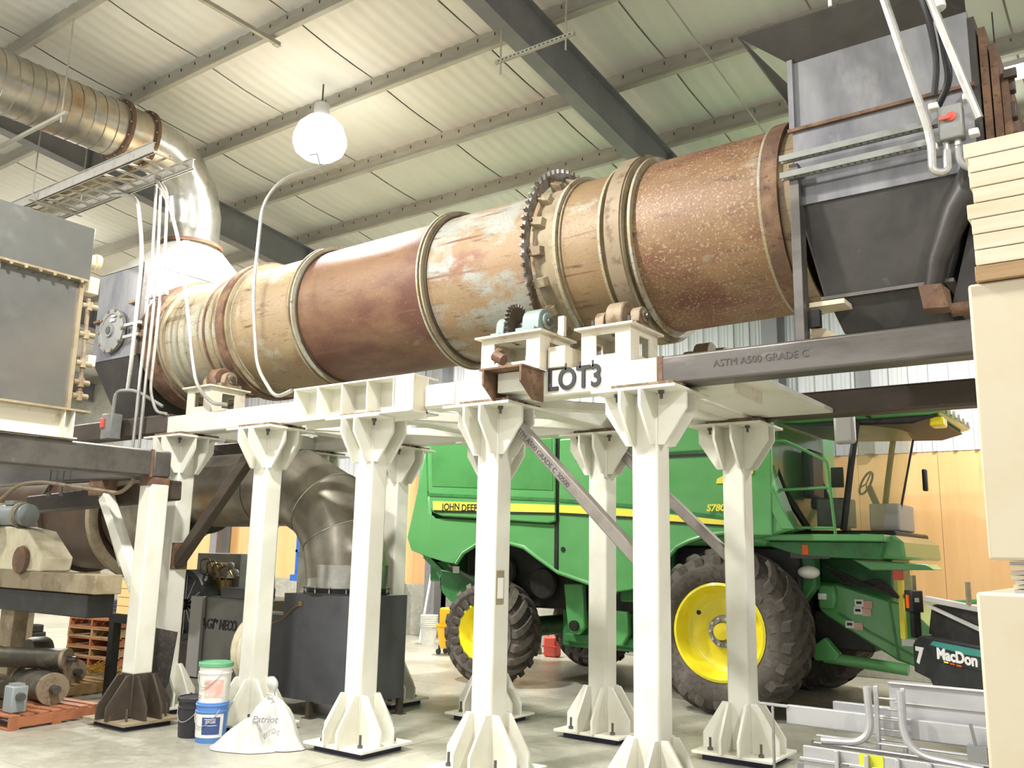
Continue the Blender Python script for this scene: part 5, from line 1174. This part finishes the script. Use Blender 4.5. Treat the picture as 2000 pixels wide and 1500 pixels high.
sack(-7.03, 5.58, .50, .32, .28, [(.96, 0, 0), (1.06, .02, 0), (1.0, .10, 0), (.88, .25, .02), (.74, .42, .05), (.58, .60, .08), (.40, .78, .11), (.22, .92, .13), (.06, 1.0, .14)], .30, 'low white woven sack slumped in front of the tied sack', 8, .34)

# ------------------------------------------------------------------ pallets and parts at lower left
def pallet(x, y, rot, m, lab, group=None, z=0, w=1.2, d=1.0):
    t = thing('pallet', (x, y, z), lab, 'pallet', group); c_, s_ = math.cos(rot), math.sin(rot)
    def bx_(x0, x1, y0, y1, z0, z1, nm, mm):
        mb = MB().box(x0, x1, y0, y1, z0, z1); mb.v = [(x+p[0]*c_-p[1]*s_, y+p[0]*s_+p[1]*c_, z+p[2]) for p in mb.v]; mb.build(nm, mm, t, bevel=.003)
    for k in range(7): bx_(-w/2, w/2, -d/2+k*(d-.1)/6, -d/2+k*(d-.1)/6+.1, .118, .14, 'deck_board', m)
    for yy in (): pass
    for xx in (-w/2, -.02, w/2-.04): bx_(xx, xx+.04, -d/2, d/2, .022, .118, 'stringer', m)
    for k in range(3): bx_(-w/2, w/2, -d/2+k*(d-.1)/2, -d/2+k*(d-.1)/2+.1, 0, .022, 'bottom_board', m)
    return t
pallet(-9.97, 5.05, .10, PALO, 'orange painted pallet under the machine parts, nearest the left edge')
pallet(-11.45, 6.1, .05, PALW, 'bare wood pallet behind the orange pallet')
RO = mat('oily_roller_steel', '#4b463c', .5, .4, layers=[(8, '#6d6654', .5, .7)])
def roller(x0, x1, y, z, r, lab, dy=0):
    t = thing('conveyor_roller', ((x0+x1)/2, y, z), lab, 'roller')
    a = Vector((x0, y, z)); b = Vector((x1, y+dy, z)); d = (b-a).normalized()
    MB().tube([a, b], r, 24).build('drum_face', RO, t); MB().tube([a-d*.12, b+d*.12], r*.3, 12).build('axle', STEEL, t)
    for q in (a, b): MB().tube([q-d*.02, q+d*.02], r*1.06, 24).build('end_ring', CAST, t)
roller(-10.5, -9.70, 5.30, .30, .155, 'dark oily roller lying on the orange pallet, front end toward the post', -.1)
roller(-12.0, -11.0, 6.15, .28, .135, 'dark oily roller lying on the bare pallet behind')
roller(-10.6, -9.9, 5.02, .57, .11, 'small dark roller resting on the other parts', .4)
EM = thing('electric_motor', (-9.55, 4.75, .14), 'small grey electric motor box on the front of the orange pallet', 'motor')
MB().box(-9.62, -9.44, 4.66, 4.82, .142, .40).build('motor_case', BLUM, EM, bevel=.015); MB().box(-9.6, -9.46, 4.69, 4.79, .38, .42).build('motor_lid', GREYP, EM); MB().cyl((-9.44, 4.73, .30), (-9.38, 4.73, .30), .04, 12).build('motor_shaft', STEEL, EM)
PB = thing('pillow_block', (-9.95, 4.75, .14), 'rusty pillow block bearing on the orange pallet at the left edge', 'bearing')
bearing(MB(), -9.92, 4.75, .142, .16, 1.7).build('housing', RO, PB, bevel=.01)
GB = thing('gear_case', (-10.15, 5.6, .30), 'dark gear case heaped on the rollers by the stand leg', 'gear case')
MB().lathe([(.0, -.12), (.17, -.12), (.19, -.08), (.19, .08), (.17, .12), (.0, .12)], (-11.3, 5.82, .50), 'y', 20).build('case', RO, GB, fix=True); MB().box(-11.6, -11.0, 5.7, 5.94, .142, .40).build('case_foot', RO, GB, bevel=.02)
for k in range(5):
    pallet(-13.4, 8.1, .1+.04*(k % 2), PALO if k % 2 == 0 else PALW, ['orange pallet at the bottom of the low stack beyond the left posts', 'bare wood pallet second from the bottom of the far stack', 'orange pallet in the middle of the far stack', 'bare wood pallet just under the top of the far stack', 'orange pallet on top of the low stack beyond the left posts'][k], 'stacked pallets far left', z=k*.142, w=1.1, d=.9)
mb = MB()
for k in range(160):
    a = random.uniform(0, 2*PI); r = random.random()**.5*.38; x = -12.5+r*math.cos(a); y = 7.35+r*math.sin(a)*.6; z = .02+.16*(1-r/.38)*random.random()
    b = random.uniform(0, 2*PI); mb.bar((x, y, z), (x+.14*math.cos(b), y+.14*math.sin(b), z+random.uniform(-.01, .06)), .008)
mb.build('straw_heap', STRAW, smooth=0, label='small heap of yellow straw by the left post', cat='straw', kind='stuff')
CD = thing('floor_dolly', (-16.4, 8.0, 0), 'low dark floor dolly on the bright floor at far left', 'dolly')
MB().box(-17.1, -15.6, 7.75, 8.15, .24, .34).build('deck', BLACK, CD, bevel=.02); MB().box(-15.85, -15.6, 7.8, 8.1, .34, .46).build('end_bracket', BLACK, CD, bevel=.02)
for x in (-16.95, -15.95):
    for y in (7.8, 8.1): MB().cyl((x, y-.04, .12), (x, y+.04, .12), .12, 16).build('wheel', RUB, CD)
    MB().box(x-.1, x+.1, 7.8, 8.1, .14, .26).build('wheel_fork', BLACK, CD)
TL = thing('small_work_light', (-14.4, 7.0, 1.12), 'small lit work light far left below the dark machine beam', 'lamp')
MB().box(-14.5, -14.3, 7.0, 7.1, 1.08, 1.26).build('light_housing', GREYP, TL, bevel=.01); MB().box(-14.48, -14.32, 6.985, 7.0, 1.10, 1.24).build('lit_face', mat('lit_face', '#fff8d8', .4, emit=('#fff6d0', 6)), TL); MB().cyl((-14.4, 7.1, 0), (-14.4, 7.1, 1.1), .03, 10).build('light_stand', STEEL, TL)
# clutter against the back wall far left
CB_COL = ['#c8733c', '#8c8a84', '#b33a2a', '#d8d2c0', '#6b5a45', '#4c5f7d', '#c9a06a', '#7d7568']
for i in range(12):
    x = -28.5+i*.95; w = random.uniform(.4, .8); h = random.uniform(.35, .95); m_ = mat('crate_paint', CB_COL[i % 8], .6)
    nmx = ['orange', 'grey', 'red', 'cream', 'brown', 'navy', 'tan', 'taupe'][i % 8]
    t = thing('storage_crate', (x, 14.3, 0), '%s slatted storage crate against the back wall, %s of the far left row' % (nmx, 'left part' if i < 6 else ('right part' if i < 8 else 'right end')), 'crate', None)
    for k in range(4):
        MB().box(x-w/2, x+w/2, 13.9, 13.92, k*h/4, k*h/4+h/4-.02).build('slat', m_, t); MB().box(x+w/2-.02, x+w/2, 13.92, 14.6, k*h/4, k*h/4+h/4-.02).build('slat', m_, t)
    MB().box(x-w/2+.02, x+w/2-.02, 13.93, 14.6, 0, h-.03).build('contents', m_, t)
# blue scissor lift behind the duct
SL = thing('scissor_lift', (-13.4, 12.5, 0), 'blue scissor lift with guard rails behind the galvanized elbow', 'lift')
for k in range(3):
    z = 1.75+.45*k; MB().box(-13.9, -12.5, 12.0, 12.04, z, z+.05).box(-12.54, -12.5, 12.0, 13.0, z, z+.05).build('guard_rail', BLUP, SL)
for x in (-13.88, -13.2, -12.54): MB().box(x, x+.05, 12.0, 12.05, 1.3, 2.7).build('rail_post', BLUP, SL)
MB().box(-13.95, -12.45, 11.95, 13.05, 1.2, 1.32).build('platform', BLUP, SL)
for sg in (-1, 1): MB().bar((-13.2-.6*sg, 12.1, .55), (-13.2+.6*sg, 12.1, 1.18), .07).build('scissor_arm', GREYP, SL)
MB().box(-13.9, -12.5, 12.0, 13.0, .2, .52).build('chassis', BLUP, SL, bevel=.02)
for x in (-13.7, -12.7): MB().cyl((x, 11.95, .18), (x, 12.05, .18), .18, 16).build('wheel', RUB, SL)
DR_ = thing('blue_drum', (-12.0, 11.5, 0), 'blue plastic drum with white label standing behind the duct elbow', 'drum')
MB().lathe([(.0, 0), (.25, 0), (.27, .05), (.27, .85), (.25, .9), (.0, .9)], (-11.35, 11.2, .75), 'z', 24).build('body', BPL, DR_, fix=True); MB().box(-11.42, -11.28, 10.92, 10.935, 1.3, 1.5).build('label_sheet', WHITED, DR_); MB().box(-11.7, -11.0, 10.9, 11.5, 0, .75).build('stand', GREYP, DR_, bevel=.01)
# small things along the wall
for k in range(6):
    x = -12.1; MB().lathe([(.14, 0), (.165, .34), (.175, .345), (.175, .37), (.16, .37), (.155, .34), (.13, .01), (0, .01)], (x, 14.0, .04*k), 'z', 20).build('white_pail', WPL, fix=True, label=['lowest of the nested white pails on the floor left of the rear wheel', 'second white pail from the floor in the nested stack', 'third white pail from the floor in the nested stack', 'fourth white pail from the floor in the nested stack', 'white pail just below the top one of the nested stack', 'topmost of the nested white pails left of the rear wheel'][k], cat='pail', group='nested white pails')
MBK = thing('mop_bucket', (-10.7, 12.9, 0), 'yellow mop bucket on casters beside the harvester\'s rear wheel', 'bucket')
MB().lathe([(.15, .12), (.22, .5), (.235, .5), (.235, .53), (.21, .53), (.14, .14), (0, .14)], (-10.68, 12.9, 0), 'z', 24).build('bucket', YPL, MBK, fix=True); MB().box(-10.83, -10.48, 12.8, 13.0, .5, .82).build('wringer', YPL, MBK, bevel=.03)
for sx in (-1, 1):
    for sy in (-1, 1): MB().cyl((-10.68+sx*.14, 12.9+sy*.1-.015, .05), (-10.68+sx*.14, 12.9+sy*.1+.015, .05), .05, 10).build('caster', KPL, MBK); MB().cyl((-10.68+sx*.12, 12.9+sy*.1, .08), (-10.68+sx*.12, 12.9+sy*.1, .16), .02, 8).build('caster_stem', KPL, MBK)
GC = thing('gas_can', (-9.3, 14.2, 0), 'red jerry can on the floor beyond the rear wheel', 'can')
MB().box(-9.30, -9.02, 13.9, 14.1, 0, .36).build('body', RED, GC, bevel=.04); MB().box(-9.31, -9.01, 13.89, 14.11, .18, .2).build('middle_band', RED, GC); MB().tube([(-9.25, 14, .36), (-9.25, 14, .42), (-9.1, 14, .42), (-9.1, 14, .36)], .02, 8).build('handle', RED, GC)
SB = thing('shop_vacuum', (-9.75, 14.2, 0), 'dark shop vacuum beside the red can', 'vacuum')
MB().lathe([(.0, .08), (.17, .08), (.19, .3), (.2, .34), (.12, .44), (0, .46)], (-9.75, 14.2, 0), 'z', 20).build('tank', BLACK, SB, fix=True)
for sx in (-1, 1):
    for sy in (-1, 1): MB().cyl((-9.75+sx*.12, 14.2+sy*.12, 0), (-9.75+sx*.12, 14.2+sy*.12, .1), .03, 8).build('caster', GREYL, SB)
MB().bar((-12.6, 14.3, 0), (-12.78, 14.82, 1.45), .035).build('broom_handle', WPL, label='white broom handle leaning on the grey wall column', cat='broom')
